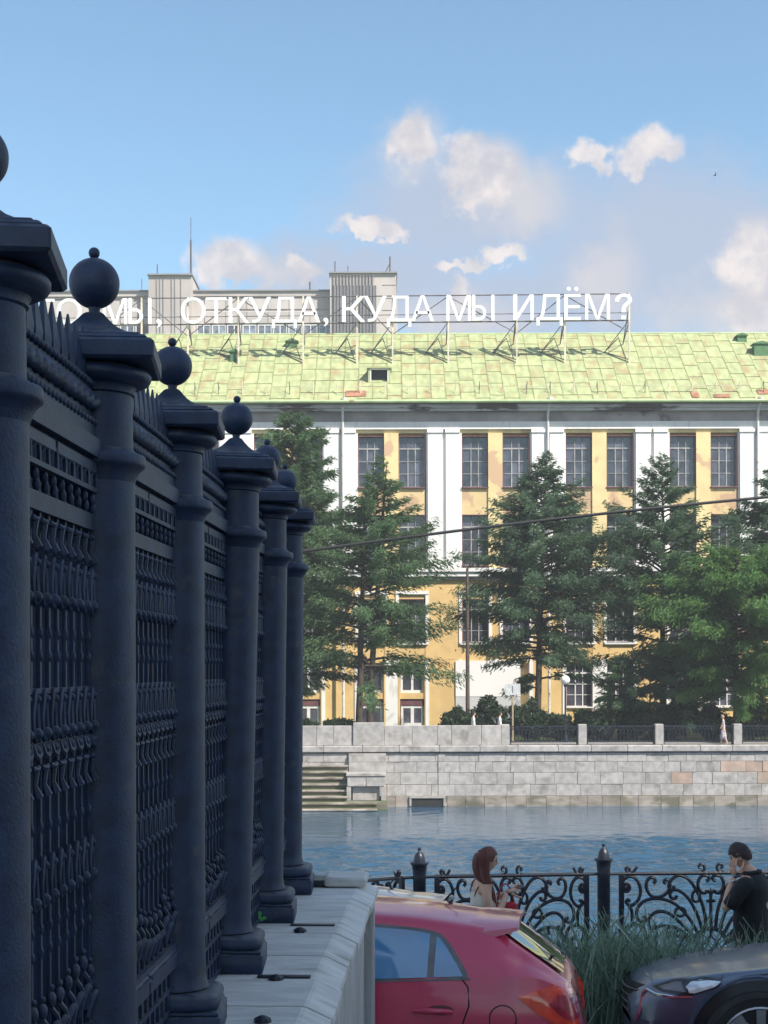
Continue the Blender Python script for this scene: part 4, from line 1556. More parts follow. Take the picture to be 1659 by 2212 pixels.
# ------------------------------------------------------------------ tall grass between the cars and the railing
m_grass = mat('tall_grass_blade', (0.25, 0.38, 0.28), 0.6, 0, 1.0, 0.35, 0, 20, col2=(0.34, 0.37, 0.24), thr=(0.6, 0.8), patch=3)
rg = np.random.default_rng(9)
V, T = [], []


def blades(n, xr, yr, hmin, hmax, wid=0.007, lean=0.28):
    for _ in range(n):
        x, y = rg.uniform(*xr), rg.uniform(*yr)
        z = verge_z(x, y) if y < 13.2 else PROM
        h = rg.uniform(hmin, hmax) * (0.55 + 0.45 * rg.random())
        a = rg.uniform(0, 2 * math.pi)
        le = abs(rg.normal(0, lean)) * h
        dx_, dy_ = math.cos(a) * le, math.sin(a) * le
        f = rg.uniform(0, math.pi)
        wx, wy = math.cos(f) * wid, math.sin(f) * wid
        o = len(V)
        for t, wk in ((0, 1.0), (0.4, 0.9), (0.75, 0.6)):
            cx_, cy_ = x + dx_ * t * t, y + dy_ * t * t
            V.append((cx_ - wx * wk, cy_ - wy * wk, z + h * t * (1 - 0.12 * t * lean)))
            V.append((cx_ + wx * wk, cy_ + wy * wk, z + h * t * (1 - 0.12 * t * lean)))
        V.append((x + dx_, y + dy_, z + h * (1 - 0.12 * lean)))
        V.append((x + dx_ * 1.02 + 0.001, y + dy_ * 1.02, z + h * (1 - 0.13 * lean)))
        for k in range(3):
            T.append((o + 2 * k, o + 2 * k + 1, o + 2 * k + 3, o + 2 * k + 2))


blades(8500, (0.9, 3.4), (10.7, 12.9), 0.7, 1.15)
blades(3500, (1.2, 2.3), (10.7, 12.6), 0.75, 1.3, 0.009)
blades(1500, (-1.0, 0.9), (10.8, 13.0), 0.3, 0.7)
blades(1600, (3.4, 6.5), (10.7, 13.0), 0.4, 0.9)
tag(link('tall_grass', tri_mesh('tall_grass', V, T, m_grass)), kind='stuff')
V, T = [], []
blades(30, (2.6, 3.5), (12.0, 12.9), 1.0, 1.5, 0.008, 0.10)
tag(link('seed_stalks', tri_mesh('seed_stalks', V, T, mat('pale_stalk', (0.22, 0.25, 0.15), 0.6, 0, 2, 0.2))), kind='stuff')

# ------------------------------------------------------------------ trees on the far quay
def leaf_mat(name, col, col2):
    m = mat(name, col, 0.6, 0, 0.7, 0.3, 0, 20, col2=col2, thr=(0.4, 0.7), patch=0.9)
    nt = m.node_tree
    b = nt.nodes['Principled BSDF']
    tr = nt.nodes.new('ShaderNodeBsdfTranslucent')
    nt.links.new(b.inputs['Base Color'].links[0].from_socket, tr.inputs['Color'])
    mx = nt.nodes.new('ShaderNodeMixShader')
    mx.inputs[0].default_value = 0.5
    nt.links.new(b.outputs[0], mx.inputs[1])
    nt.links.new(tr.outputs[0], mx.inputs[2])
    nt.links.new(mx.outputs[0], nt.nodes['Material Output'].inputs['Surface'])
    return m


m_larch = leaf_mat('larch_needles', (0.105, 0.190, 0.085), (0.135, 0.225, 0.095))
m_spruce = leaf_mat('spruce_needles', (0.085, 0.158, 0.085), (0.110, 0.190, 0.092))
m_bright = leaf_mat('fresh_larch_needles', (0.105, 0.215, 0.058), (0.135, 0.250, 0.065))
m_shrub = leaf_mat('shrub_leaves', (0.032, 0.060, 0.028), (0.045, 0.080, 0.030))


def conifer(name, label, px_, Y, ytop, radius, m, seed, prof, nb=120, dens=26, rise=0.25, droop=0.45, t0=0.13, lean=0.0, trunks=((0, 0),), tw=0.62, group=None, cat='tree', gap=0.12, split=None, base_y=None):
    rg = np.random.default_rng(seed)
    x0 = (px_ - CXP) / F * Y
    H = CZ - (ytop - HY) / F * Y - FAR
    t = thing(name, label, cat, (x0, Y, FAR), 0, group)
    # trunk(s)
    q = MB()
    for (ox, hx) in trunks:
        k = 9
        pts = [(ox + (lean * H - hx) * (i / k) ** 1.3 + rg.normal(0, 0.03), rg.normal(0, 0.03), H * 0.985 * i / k - 0.05) for i in range(k + 1)]
        q.tube(pts, [0.21 * (1 - i / k) ** 0.8 * (0.0127 * H + 0.8) + 0.015 for i in range(k + 1)], 8)
    trunk = q.build('trunk', m_bark, t, 60)
    V = []
    limb = MB()
    phi = rg.uniform(0, 6)
    for i in range(nb):
        u = (i + rg.random()) / nb
        th = t0 + (1 - t0) * u ** 0.92
        if rg.random() < gap + 1.5 * max(0.0, 0.52 - th):
            continue
        L = radius * np.interp(th, [p[0] for p in prof], [p[1] for p in prof]) * rg.uniform(0.62, 1.12)
        if L < 0.12:
            L = 0.12
        phi += 2.39996 + rg.normal(0, 0.25)
        ca, sa = math.cos(phi), math.sin(phi)
        zb = H * th
        xb = lean * H * th ** 1.3
        rs = rise * (0.6 + 1.3 * th) + rg.normal(0, 0.08)
        dr = droop * (1.15 - 0.7 * th) + rg.normal(0, 0.08)

        def B(s):
            r = L * s
            return np.array([xb + ca * r, sa * r, zb + L * (rs * s - dr * s * s + 0.16 * s ** 4)])
        if L > 0.7:
            limb.tube([B(0.0), B(0.35), B(0.7), B(0.93)], [0.028 + 0.012 * L, 0.02 + 0.006 * L, 0.014, 0.006], 4, caps=False)
        nt_ = int(1.75 * dens * L * rg.uniform(0.8, 1.2)) + 10
        ss = rg.uniform(0.10 if L < 1.4 else 0.16, 1.02, nt_) ** 0.85
        r = (L * ss)[:, None]
        P0 = np.concatenate([xb + ca * r, sa * r, zb + L * (rs * ss - dr * ss * ss + 0.16 * ss ** 4)[:, None]], 1)
        side = rg.choice((-1.0, 1.0), nt_)
        D = np.stack([ca * np.ones(nt_), sa * np.ones(nt_), rs - 2 * dr * ss], 1) * rg.uniform(0.35, 1.0, (nt_, 1))
        D += np.array([-sa, ca, 0.0])[None] * (side * rg.uniform(0.15, 1.0, nt_))[:, None]
        D[:, 2] += rg.uniform(-0.7, 0.12, nt_)
        D /= np.linalg.norm(D, axis=1)[:, None]
        ln = (0.68 * tw * rg.uniform(0.5, 1.25, nt_) * (1.15 - 0.45 * ss) * min(1.0, 0.45 + L * 0.35))[:, None]
        Wv = np.cross(D, rg.normal(0, 1, (nt_, 3)))
        Wv /= np.linalg.norm(Wv, axis=1)[:, None] + 1e-6
        W2 = np.cross(D, Wv)
        P0 = P0 + rg.normal(0, 1, (nt_, 3)) * np.array([1.0, 1.0, 0.85]) * (0.05 + 0.035 * L)
        for ww in (Wv, W2):
            wd = ln * rg.uniform(0.07, 0.125, (nt_, 1))
            V.append(np.stack([P0, P0 + D * ln * 0.4 + ww * wd, P0 + D * ln, P0 + D * ln * 0.45 - ww * wd], 1).reshape(-1, 3))
    limb.build('limbs', m_bark, trunk)
    V = np.concatenate(V)
    link('crown', tri_mesh('crown', V, np.arange(len(V)).reshape(-1, 4), m), t)
    return t


P_SPRUCE = [(0, 0.40), (0.15, 0.62), (0.28, 0.78), (0.45, 1.0), (0.6, 0.95), (0.75, 0.60), (0.88, 0.27), (1.0, 0.02)]
P_LARCH = [(0, 0.8), (0.2, 1.0), (0.42, 0.98), (0.6, 0.78), (0.78, 0.42), (0.9, 0.17), (1.0, 0.02)]
P_WIDE = [(0, 0.7), (0.25, 1.0), (0.5, 1.0), (0.75, 0.75), (0.9, 0.5), (1.0, 0.12)]
conifer('larch_tree', 'tall broad larch standing half behind the iron fence posts', 632, 97, 893, 4.4, m_larch, 31, P_WIDE, nb=200, dens=70, gap=0.12, tw=0.68)
conifer('larch_tree', 'loose green larch with two trunks close together at the left end of the row', 783, 92, 983, 5.7, m_larch, 12, P_LARCH, nb=160, dens=52, lean=0.065, trunks=((-0.25, 0.5), (0.4, 0.0)), t0=0.17, gap=0.2, rise=0.3)
conifer('spruce_tree', 'dense dark spruce with a broad pointed crown in front of the middle of the factory', 1160, 93, 976, 5.6, m_spruce, 44, P_SPRUCE, nb=190, dens=56, lean=0.035, t0=0.16, gap=0.14)
conifer('spruce_tree', 'slim spruce with a thin bare spiky tip between the broad spruce and the bright larch', 1432, 93, 982, 5.3, m_spruce, 52, [(0, 0.7), (0.2, 0.95), (0.45, 1.0), (0.66, 0.85), (0.78, 0.50), (0.86, 0.26), (0.93, 0.2), (1, 0.03)], nb=155, dens=54, t0=0.17, gap=0.2, rise=0.35)
conifer('spruce_tree', 'dark spruce cut by the right edge of the view', 1705, 92, 950, 4.8, m_spruce, 63, P_SPRUCE, nb=170, dens=70, t0=0.14)
conifer('larch_tree', 'bright green spreading larch leaning toward the water in front of the dark spruces', 1590, 88.6, 1205, 6.0, m_bright, 71, [(0, 0.35), (0.2, 0.6), (0.4, 0.72), (0.62, 0.95), (0.8, 1.0), (0.92, 0.7), (1, 0.15)], nb=120, dens=64, t0=0.22, gap=0.08, tw=0.68, rise=0.2, droop=0.5)
conifer('larch_tree', 'small larch growing low beside the lamp post behind the balustrade', 1340, 90, 1420, 1.7, m_larch, 83, P_WIDE, nb=60, dens=60, t0=0.1)
conifer('spruce_tree', 'young blue-green spruce under the slim spruce', 1455, 89.8, 1400, 3.0, m_spruce, 87, P_WIDE, nb=74, dens=60, t0=0.06)
conifer('larch_tree', 'dim larch behind the far left end of the granite parapet', 560, 93, 1060, 4.2, m_larch, 90, P_WIDE, nb=120, dens=60)
conifer('spruce_tree', 'spruce beyond the right edge of the picture beside the cut spruce', 1900, 94, 1000, 4.2, m_spruce, 99, P_SPRUCE, nb=110, dens=50)


def shrub(px_, Y, ytop, rpx, seed, label):
    rg = np.random.default_rng(seed)
    x0 = (px_ - CXP) / F * Y
    H = CZ - (ytop - HY) / F * Y - FAR
    rr = rpx / F * Y
    t = thing('shrub', label, 'shrub', (x0, Y, FAR), 0, 'shrubs along the far promenade')
    n = int(2600 * max(0.6, rr))
    d = rg.normal(0, 1, (n, 3))
    d /= np.linalg.norm(d, axis=1)[:, None]
    lump = 0.8 + 0.25 * np.sin(d[:, 0] * 5 + seed) * np.cos(d[:, 2] * 4 + seed * 2) + rg.normal(0, 0.07, n)
    rad = rg.uniform(0.55, 1.0, n) ** 0.5 * lump
    c = d * rad[:, None] * np.array([rr, min(rr, 1.0), H * 0.52]) + np.array([0, 0, H * 0.5])
    c[:, 2] = np.maximum(c[:, 2], 0.05)
    V = (c[:, None, :] + rg.normal(0, 0.075, (n, 4, 3))).reshape(-1, 3)
    link('foliage', tri_mesh('foliage', V, np.arange(n * 4).reshape(-1, 4), m_shrub), t)
    q = MB()
    for k in range(5):
        a = rg.uniform(0, 6.28)
        q.tube([(0.1 * math.cos(a), 0.1 * math.sin(a), 0), (rr * .5 * math.cos(a), .4 * math.sin(a), H * 0.7)], [0.03, 0.01], 5)
    q.build('stems', m_bark, t)


for i, (px_, Y, yt, r_, lb) in enumerate((
        (735, 89.5, 1550, 42, 'low dark shrub behind the tall block of the granite parapet'),
        (668, 89.6, 1553, 26, 'low dark shrub in front of the white doors at the left end'),
        (985, 89.4, 1528, 42, 'dark shrub at the left end of the tall shrubs, under the white board'),
        (1055, 89.6, 1500, 52, 'dark shrub behind the two walkers in white shirts'),
        (1135, 89.3, 1512, 48, 'dark shrub at the foot of the broad spruce by the pole sign'),
        (1205, 89.5, 1540, 50, 'low dark shrub below the globe lamp'),
        (1285, 89.2, 1530, 55, 'dark shrub behind the first full balustrade bay'),
        (1370, 89.5, 1500, 58, 'dark shrub behind the second granite post of the balustrade'),
        (1455, 89.3, 1515, 55, 'dark shrub behind the third balustrade bay'),
        (1535, 89.4, 1525, 52, 'dark shrub behind the walker in the patterned dress'),
        (1625, 89.3, 1505, 60, 'dark shrub at the right edge behind the balustrade'),
        (1715, 89.4, 1510, 60, 'dark shrub just past the right edge behind the balustrade'))):
    shrub(px_, Y, yt, r_, 200 + i, lb)

# ------------------------------------------------------------------ street furniture on the far quay
def lamp(px_, Y, yc, label):
    x0 = (px_ - CXP) / F * Y
    zc = CZ - (yc - HY) / F * Y - FAR
    t = thing('lamp_post', label, 'street lamp', (x0, Y, FAR))
    q = MB()
    q.lathe([(0.14, 0), (0.14, 0.3), (0.08, 0.4), (0.055, 0.6), (0.045, zc - 0.42), (0.09, zc - 0.36), (0.12, zc - 0.26), (0.05, zc - 0.24)], 12)
    q.build('pole', m_iron2, t, 40)
    MB().ball((0, 0, zc), 0.27, 20, 14).build('globe', mat('lamp_globe', (0.82, 0.80, 0.77), 0.25), t, 60)


lamp(1221, 88.2, 1470, 'dark lamp post with a white globe standing by the broad spruce')
lamp(1404, 91.5, 1433, 'lamp post with white globe half hidden in the branches of the slim spruce')
t = thing('street_sign', 'small pale square sign on a tan pole behind the end of the granite parapet', 'sign', W(1107, 1567, 86.5) * 1.0)
t.location.z = FAR
zc = CZ - (1490 - HY) / F * 86.5 - FAR
MB().lathe([(0.05, 0), (0.05, zc + 0.3)], 10).build('pole', mat('tan_pole', (0.36, 0.28, 0.17), 0.6), t, 40)
q = MB()
q.bevbox(-0.43, 0.43, -0.09, -0.055, zc - 0.32, zc + 0.32, 0.01)
pl_ = q.build('plate', mat('sign_back', (0.50, 0.50, 0.50), 0.5), t)
MB().box(-0.02, 0.02, -0.098, -0.091, zc - 0.2, zc + 0.2).build('centre_strip', m_dsteel, pl_)
t = thing('utility_pole', 'tall thin dark brown pole in front of the white board', 'pole', (qx(1010, 90), 90, FAR))
zc = CZ - (1228 - HY) / F * 90 - FAR
MB().lathe([(0.13, 0), (0.11, zc * 0.5), (0.075, zc)], 10).build('mast', mat('pole_brown', (0.09, 0.055, 0.045), 0.7), t, 40)
MB().tube([(0, 0, zc - 0.05), (0.1, -0.7, zc + 0.15), (0.15, -1.1, zc + 0.1)], 0.035, 6).build('arm', m_dsteel, t)

# a bird far off in the sky
q = MB()
q.tube([(-0.1, 0, 0), (0, 0, 0.02), (0.11, 0, 0)], [0.02, 0.045, 0.015], 6)
q.add([(0, -0.02, 0.02), (0.07, -0.02, 0.03), (0.0, -0.32, 0.14), (-0.03, -0.3, 0.14)], [(0, 1, 2, 3)])
q.add([(0, 0.02, 0.02), (0.07, 0.02, 0.03), (0.0, 0.32, 0.14), (-0.03, 0.3, 0.14)], [(3, 2, 1, 0)])
tag(q.build('bird', m_iron2, loc=W(1547, 381, 110)), 'tiny dark bird high in the sky at the right', 'bird')

# ------------------------------------------------------------------ cars
def paint(name, col, rough=0.28, metal=0.0, coat=1.0):
    m = bpy.data.materials.new(name)
    m.use_nodes = True
    nt = m.node_tree
    b = nt.nodes['Principled BSDF']
    b.inputs['Metallic'].default_value = metal
    b.inputs['Coat Weight'].default_value = coat
    b.inputs['Coat Roughness'].default_value = 0.10
    n = nt.nodes.new('ShaderNodeTexNoise')
    n.inputs['Scale'].default_value = 2.5
    n.inputs['Detail'].default_value = 8
    t = nt.nodes.new('ShaderNodeTexCoord')
    nt.links.new(t.outputs['Object'], n.inputs['Vector'])
    f = smooth(nt, n.outputs['Fac'], 0.4, 0.75)
    nt.links.new(mixc(nt, M(nt, 'MULTIPLY', f, 0.05), col, (0.45, 0.44, 0.43)), b.inputs['Base Color'])     # thin road dust
    nt.links.new(M(nt, 'ADD', rough, M(nt, 'MULTIPLY', f, 0.2)), b.inputs['Roughness'])
    return m


m_red = paint('red_paint', (0.64, 0.035, 0.105), 0.38, 0.0, 1.0)
m_grey_p = paint('dark_grey_paint', (0.075, 0.095, 0.150), 0.42, 0.4, 0.5)
m_silver_p = paint('silver_blue_paint', (0.40, 0.47, 0.57), 0.4, 0.3)
m_cglass = mat('car_glass', (0.012, 0.018, 0.026), 0.03, 0, 1, 0.1, spec=0.9, coat=1.0)
m_blueview = mat('blue_painted_view_glass', (0.10, 0.27, 0.48), 0.06, 0, 1.5, 0.2, spec=0.9, coat=1.0)  # blue of water and sky showing in the windows, put into the colour
m_rubber = mat('black_rubber', (0.018, 0.018, 0.019), 0.7, 0, 8, 0.3)
m_trim = mat('black_trim', (0.012, 0.012, 0.014), 0.45, 0, 8, 0.2)
m_gtrim = mat('grey_window_trim', (0.16, 0.16, 0.17), 0.4, 0, 8, 0.2)
m_lens_r = mat('red_lens', (0.98, 0.06, 0.03), 0.12, 0, 20, 0.25, coat=1.0)
m_lens_d = mat('dark_red_lens', (0.45, 0.02, 0.05), 0.15, 0, 20, 0.25, coat=1.0)
m_lens_c = mat('clear_lens', (0.78, 0.80, 0.84), 0.08, 0.2, 14, 0.3, coat=1.0)
m_chrome = mat('chrome', (0.72, 0.72, 0.73), 0.12, 1.0, 5, 0.05)
m_alloy = mat('alloy', (0.42, 0.43, 0.44), 0.3, 0.9, 5, 0.08)


class Shape:
    """a car body as a loft; also answers where the skin is, so panes and lamps follow it"""

    def __init__(s, top, hw, belt, rw, bot, L):
        s.top, s.hw, s.belt, s.rw, s.bot, s.L = top, hw, belt, rw, bot, L

    def ev(s, tab, x, sm=0.035):
        xs, ys = [p[0] for p in tab], [p[1] for p in tab]
        o = np.linspace(-sm, sm, 5)
        return float(np.mean(np.interp(np.clip(x + o, 0, s.L), xs, ys)))

    def section(s, x):
        edge = min(1.0, x / 0.12, (s.L - x) / 0.12)
        sm = 0.035 * max(0.05, edge)
        zt, hw, zb, rw, z0 = (s.ev(t, x, sm) for t in (s.top, s.hw, s.belt, s.rw, s.bot))
        zb = min(zb, zt - 0.045)
        rw = min(rw, hw * 0.96)
        pts = [(0, z0), (hw * 0.86, z0), (hw * 0.965, z0 + 0.05), (hw * 0.985, z0 + 0.35 * (zb - z0)), (hw, z0 + 0.66 * (zb - z0)), (hw * 0.992, zb - 0.10), (hw * 0.972, zb)]
        ye, ze = hw * 0.972, zb
        zt2 = zt - min(0.055, 0.4 * (zt - zb))
        for k in (0.33, 0.66, 1.0):
            bulge = 0.012 * math.sin(math.pi * k)
            pts.append((ye + (rw - ye) * k + bulge, ze + (zt2 - ze) * k))
        d = zt - zt2
        cr = 0.05 * min(1.0, (zt - z0) / 1.0)
        pts += [(rw - 0.022, zt2 + d * 0.5), (rw - 0.065, zt2 + d * 0.82), (rw - 0.14, zt), (rw * 0.55, zt + cr * 0.62), (rw * 0.28, zt + cr * 0.9), (0, zt + cr)]
        return pts

    def y(s, x, z):
        pts = s.section(x)[1:]
        for a, b in zip(pts[:-1], pts[1:]):
            if a[1] <= z <= b[1] and b[1] > a[1]:
                return a[0] + (b[0] - a[0]) * (z - a[1]) / (b[1] - a[1])
        return pts[-1][0]

    def roof(s, x, y):
        pts = s.section(x)[6:]
        ys_, zs_ = [p[0] for p in pts][::-1], [p[1] for p in pts][::-1]
        return float(np.interp(abs(y), ys_, zs_))

    def body(s, name, m, parent, xs):
        q = MB()
        n = None
        for x in xs:
            sec = s.section(x)
            row = [(x, y, z) for y, z in sec] + [(x, -y, z) for y, z in sec[-2:0:-1]]
            n = len(row)
            q.v += row
        for i in range(len(xs) - 1):
            for j in range(n):
                j2 = (j + 1) % n
                q.f.append((i * n + j, i * n + j2, (i + 1) * n + j2, (i + 1) * n + j))
        q.f.append(tuple(range(n)))
        k = (len(xs) - 1) * n
        q.f.append(tuple(range(k + n - 1, k - 1, -1)))
        q.f = [f[::-1] for f in q.f]
        return q.build(name, m, parent, 38)

    def patch(s, poly, off, m, name, parent, side=1, res=0.03):
        """a piece lying on the flank: polygon in (x, z), cut into a fine grid so that it bends with the body"""
        poly = [Vector((a, b)) for a, b in poly]
        xs_ = [p.x for p in poly]
        n = max(6, int((max(xs_) - min(xs_)) / res))
        cols = []
        for i in range(n + 1):
            x = min(xs_) + (max(xs_) - min(xs_)) * (i + 1e-4) / (n + 2e-4)
            zs = []
            for a, b in zip(poly, poly[1:] + poly[:1]):
                if (a.x <= x < b.x) or (b.x <= x < a.x):
                    zs.append(a.y + (b.y - a.y) * (x - a.x) / (b.x - a.x))
            if len(zs) >= 2:
                cols.append((x, min(zs), max(zs)))
        q = MB()
        K = 8
        for x, z0, z1 in cols:
            for k in range(K + 1):
                z = z0 + (z1 - z0) * k / K
                q.v.append((x, side * (s.y(x, z) + off), z))
        for i in range(len(cols) - 1):
            for k in range(K):
                a = i * (K + 1) + k
                f = (a, a + K + 1, a + K + 2, a + 1)
                q.f.append(f[::-1] if side > 0 else f)
        # a rim back to the body, so the piece has thickness
        nv = len(q.v)
        ring = [i * (K + 1) for i in range(len(cols))] + [(len(cols) - 1) * (K + 1) + k for k in range(1, K + 1)] + [i * (K + 1) + K for i in range(len(cols) - 2, -1, -1)] + [k for k in range(K - 1, 0, -1)]
        for i in ring:
            x, y, z = q.v[i]
            q.v.append((x, y - side * (off + 0.012), z))
        m_ = len(ring)
        for i in range(m_):
            j = (i + 1) % m_
            q.f.append((ring[i], ring[j], nv + j, nv + i) if side < 0 else (ring[j], ring[i], nv + i, nv + j))
        return q.build(name, m, parent, 50)

    def seam(s, line, r, m, name, parent, side=1, off=0.0):
        q = MB()
        q.tube([(x, side * (s.y(x, z) + off), z) for x, z in line], r, 5)
        return q.build(name, m, parent, 60)


def wheel(parent, x, y, r, side, wid=0.2):
    rot = Matrix.Rotation(R(-90 * side), 4, 'X')
    q = MB()
    q.lathe([(r * 0.70, 0.0), (r * 0.74, wid * .5), (r * 0.90, wid * .52), (r * 0.985, wid * .42), (r, wid * .3), (r, -wid * .3), (r * .985, -wid * .42), (r * 0.9, -wid * .5), (r * 0.7, -wid * 0.5)], 40, rot=rot)
    w = q.build('wheel', m_rubber, parent, 35, loc=(x, y, r))
    q = MB()
    q.lathe([(r * 0.74, wid * 0.30), (r * 0.745, wid * .50), (r * 0.715, wid * .53), (r * 0.69, wid * .46), (r * 0.66, wid * 0.1), (r * 0.66, wid * 0.05)], 40, rot=rot)
    for k in range(10):
        a = 2 * math.pi * (k + (0.22 if k % 2 else -0.22) * 0 ) / 10
        ra = Matrix.Rotation(a, 4, 'Y')
        for p0, p1 in (((0.10 * r, 0.36), (0.70 * r, 0.44)),):
            sp = MB()
            sp.add([(-0.022, side * wid * .40, 0.08 * r), (0.022, side * wid * .40, 0.08 * r), (0.030, side * wid * .46, 0.70 * r), (-0.030, side * wid * .46, 0.70 * r),
                    (-0.022, side * wid * .2, 0.08 * r), (0.022, side * wid * .2, 0.08 * r), (0.030, side * wid * .2, 0.70 * r), (-0.030, side * wid * .2, 0.70 * r)],
                   [(0, 1, 2, 3), (4, 7, 6, 5), (0, 3, 7, 4), (1, 5, 6, 2), (3, 2, 6, 7), (0, 4, 5, 1)])
            q.add([ra @ Vector(v) for v in sp.v], sp.f)
    q.lathe([(0.0, wid * .46), (0.05, wid * .47), (0.06, wid * .42), (0.06, wid * .2)][::-1], 16, rot=rot)
    q.build('rim', m_alloy, w, 30)
    q = MB()
    q.lathe([(0.30 * r / .34, 0.0), (0.30 * r / .34, wid * 0.12), (0.02, wid * 0.14)], 24, rot=rot)
    q.build('brake_disc', m_dsteel, w, 30)
    return w


def arch_pts(cx, cz, r, z0):
    pts = []
    for k in range(19):
        a = math.pi * (-0.12 + 1.24 * k / 18)
        pts.append((cx + r * math.cos(a), max(z0, cz + r * math.sin(a))))
    return pts


def hatch(label, paint_m, loc, rz, group=None, near=1):
    L = 4.05
    S = Shape(top=[(0, .60), (.02, .70), (.05, .90), (.09, 1.03), (.15, 1.075), (.50, 1.315), (.56, 1.34), (.95, 1.392), (1.5, 1.425), (1.9, 1.425), (2.3, 1.37), (2.95, 1.06), (3.3, 1.0), (3.7, .89), (3.92, .74), (4.02, .6), (4.05, .52)],
              hw=[(0, .56), (.03, .66), (.08, .735), (.18, .79), (.4, .835), (.9, .86), (2.0, .865), (3.1, .86), (3.6, .80), (3.9, .66), (4.05, .46)],
              belt=[(0, .55), (.05, .80), (.12, 1.02), (.3, 1.09), (.7, 1.085), (1.2, 1.05), (2.6, 0.98), (3.2, .92), (4.05, .5)],
              rw=[(0, .5), (.1, .66), (.2, .66), (.4, .60), (.8, .62), (1.8, .62), (2.3, .60), (2.9, .70), (3.6, .68), (4.05, .4)],
              bot=[(0, .36), (.1, .28), (.4, .22), (3.6, .20), (3.9, .24), (4.05, .32)], L=L)
    t = thing('parked_car', label, 'car', loc, rz, group)
    xs = sorted(set([0, .008, .02, .035, .05, .065, .08, .095, .11, .13, .15, .17] + list(np.linspace(.19, .60, 20)) + list(np.linspace(.64, 3.9, 50)) + [3.94, 3.97, 3.99, 4.01, 4.03, 4.045, 4.05]))
    S.body('body', paint_m, t, xs)
    for sd in (1, -1):
        # rear door window with its divider, front window
        S.patch([(.645, 1.07), (.70, 1.155), (.77, 1.25), (.83, 1.303), (.92, 1.325), (1.10, 1.342), (1.30, 1.352), (2.02, 1.352), (2.2, 1.32), (2.72, 1.045), (2.4, 1.018), (1.2, 1.045)], 0.003, m_gtrim, 'window_trim', t, sd)
        S.patch([(.688, 1.088), (.73, 1.15), (.79, 1.232), (.83, 1.275), (.85, 1.288), (.85, 1.080)], 0.006, m_blueview, 'quarter_window', t, sd, 0.02)
        S.patch([(.887, 1.078), (.887, 1.300), (1.0, 1.318), (1.30, 1.335), (1.60, 1.337), (1.60, 1.050), (1.2, 1.062)], 0.006, m_blueview, 'rear_window', t, sd)
        S.patch([(1.70, 1.048), (1.70, 1.337), (2.0, 1.336), (2.17, 1.303), (2.62, 1.06), (2.4, 1.036)], 0.006, m_blueview, 'front_window', t, sd)
        S.patch([(1.605, 1.05), (1.605, 1.337), (1.695, 1.337), (1.695, 1.05)], 0.0055, m_trim, 'door_pillar', t, sd)
        # rear lamp wrapping round the corner
        S.patch([(.028, .82), (.034, .96), (.075, 1.035), (.17, 1.055), (.39, .985), (.29, .90), (.20, .845), (.09, .80)], 0.010, m_lens_r, 'tail_light', t, sd, 0.012)
        S.patch([(.04, .87), (.045, .93), (.085, .99), (.17, .995), (.22, .945), (.16, .885), (.09, .85)], 0.014, m_lens_d, 'tail_light_inner', t, sd, 0.012)
        # door seams, handle, filler cap, crease
        S.seam([(.70, 1.08), (.66, 1.03), (.655, .93), (.70, .80), (.80, .66), (.86, .5), (.87, .3)], 0.005, m_trim, 'door_seam', t, sd, -0.001)
        S.seam([(1.65, 1.05), (1.66, .8), (1.66, .3)], 0.005, m_trim, 'door_seam', t, sd, -0.001)
        S.seam([(2.62, 1.03), (2.66, .8), (2.62, .3)], 0.005, m_trim, 'door_seam', t, sd, -0.001)
        for hx in (.76, 1.74):
            S.patch([(hx + .05 + .075 * math.cos(a), .905 + .028 * math.sin(a)) for a in np.linspace(0, 2 * math.pi, 15)[:-1]], 0.0015, m_frame_r, 'handle_recess_shade', t, sd, 0.01)  # flat darker patch painting the shade of the hollow behind the handle
            q = MB()
            q.tube([(hx - 0.015, sd * (S.y(hx, .90) + 0.006), .897), (hx + .02, sd * (S.y(hx + .02, .90) + 0.03), .902), (hx + .12, sd * (S.y(hx + .12, .9) + 0.032), .904), (hx + .20, sd * (S.y(hx + .2, .90) + 0.006), .900)], [0.012, 0.016, 0.017, 0.012], 8)
            q.build('door_handle', paint_m, t, 60)
        if sd == 1:
            pts = [(.47 + .073 * math.cos(a), .865 + .073 * math.sin(a)) for a in np.linspace(0, 2 * math.pi, 25)[:-1]]
            q = MB()
            q.tube([(x, S.y(x, z) + 0.0005, z) for x, z in pts], 0.0035, 5, closed=True)
            q.build('filler_cap_ring', m_trim, t)
        S.patch(arch_pts(.72, .32, .37, .22), 0.004, m_trim, 'wheel_arch', t, sd)
        S.patch(arch_pts(3.28, .32, .37, .22), 0.004, m_trim, 'wheel_arch', t, sd)
        S.patch([(3.70, .70), (3.72, .76), (3.62, .86), (3.40, .90), (3.5, .78)], 0.008, m_lens_c, 'headlight', t, sd)
        for wx in (.72, 3.28):
            wheel(t, wx, sd * (S.hw[5][1] - 0.09), .315, sd)
        q = MB()
        q.ball((2.62, sd * .93, 1.06), 0.1, 14, 10, (.7, 1.0, .75))
        q.tube([(2.6, sd * .82, 1.0), (2.62, sd * .90, 1.04)], 0.03, 6)
        q.build('wing_mirror', paint_m, t, 60)
    # tailgate glass and its spoiler
    def tail(x, y):
        zt = S.ev(S.top, x)
        return (x, y, S.roof(x, y) + 0.006)
    q = MB()
    xs2 = np.linspace(.155, .50, 9)
    ys = np.linspace(-0.56, 0.56, 13)
    for x in xs2:
        for y in ys:
            p = tail(x, y * (1.0 - 0.10 * (x - .155) / .345))
            q.v.append((p[0] - 0.008, p[1], p[2] + 0.004))
    nn = len(ys)
    for i in range(len(xs2) - 1):
        for j in range(nn - 1):
            q.f.append((i * nn + j, (i + 1) * nn + j, (i + 1) * nn + j + 1, i * nn + j + 1))
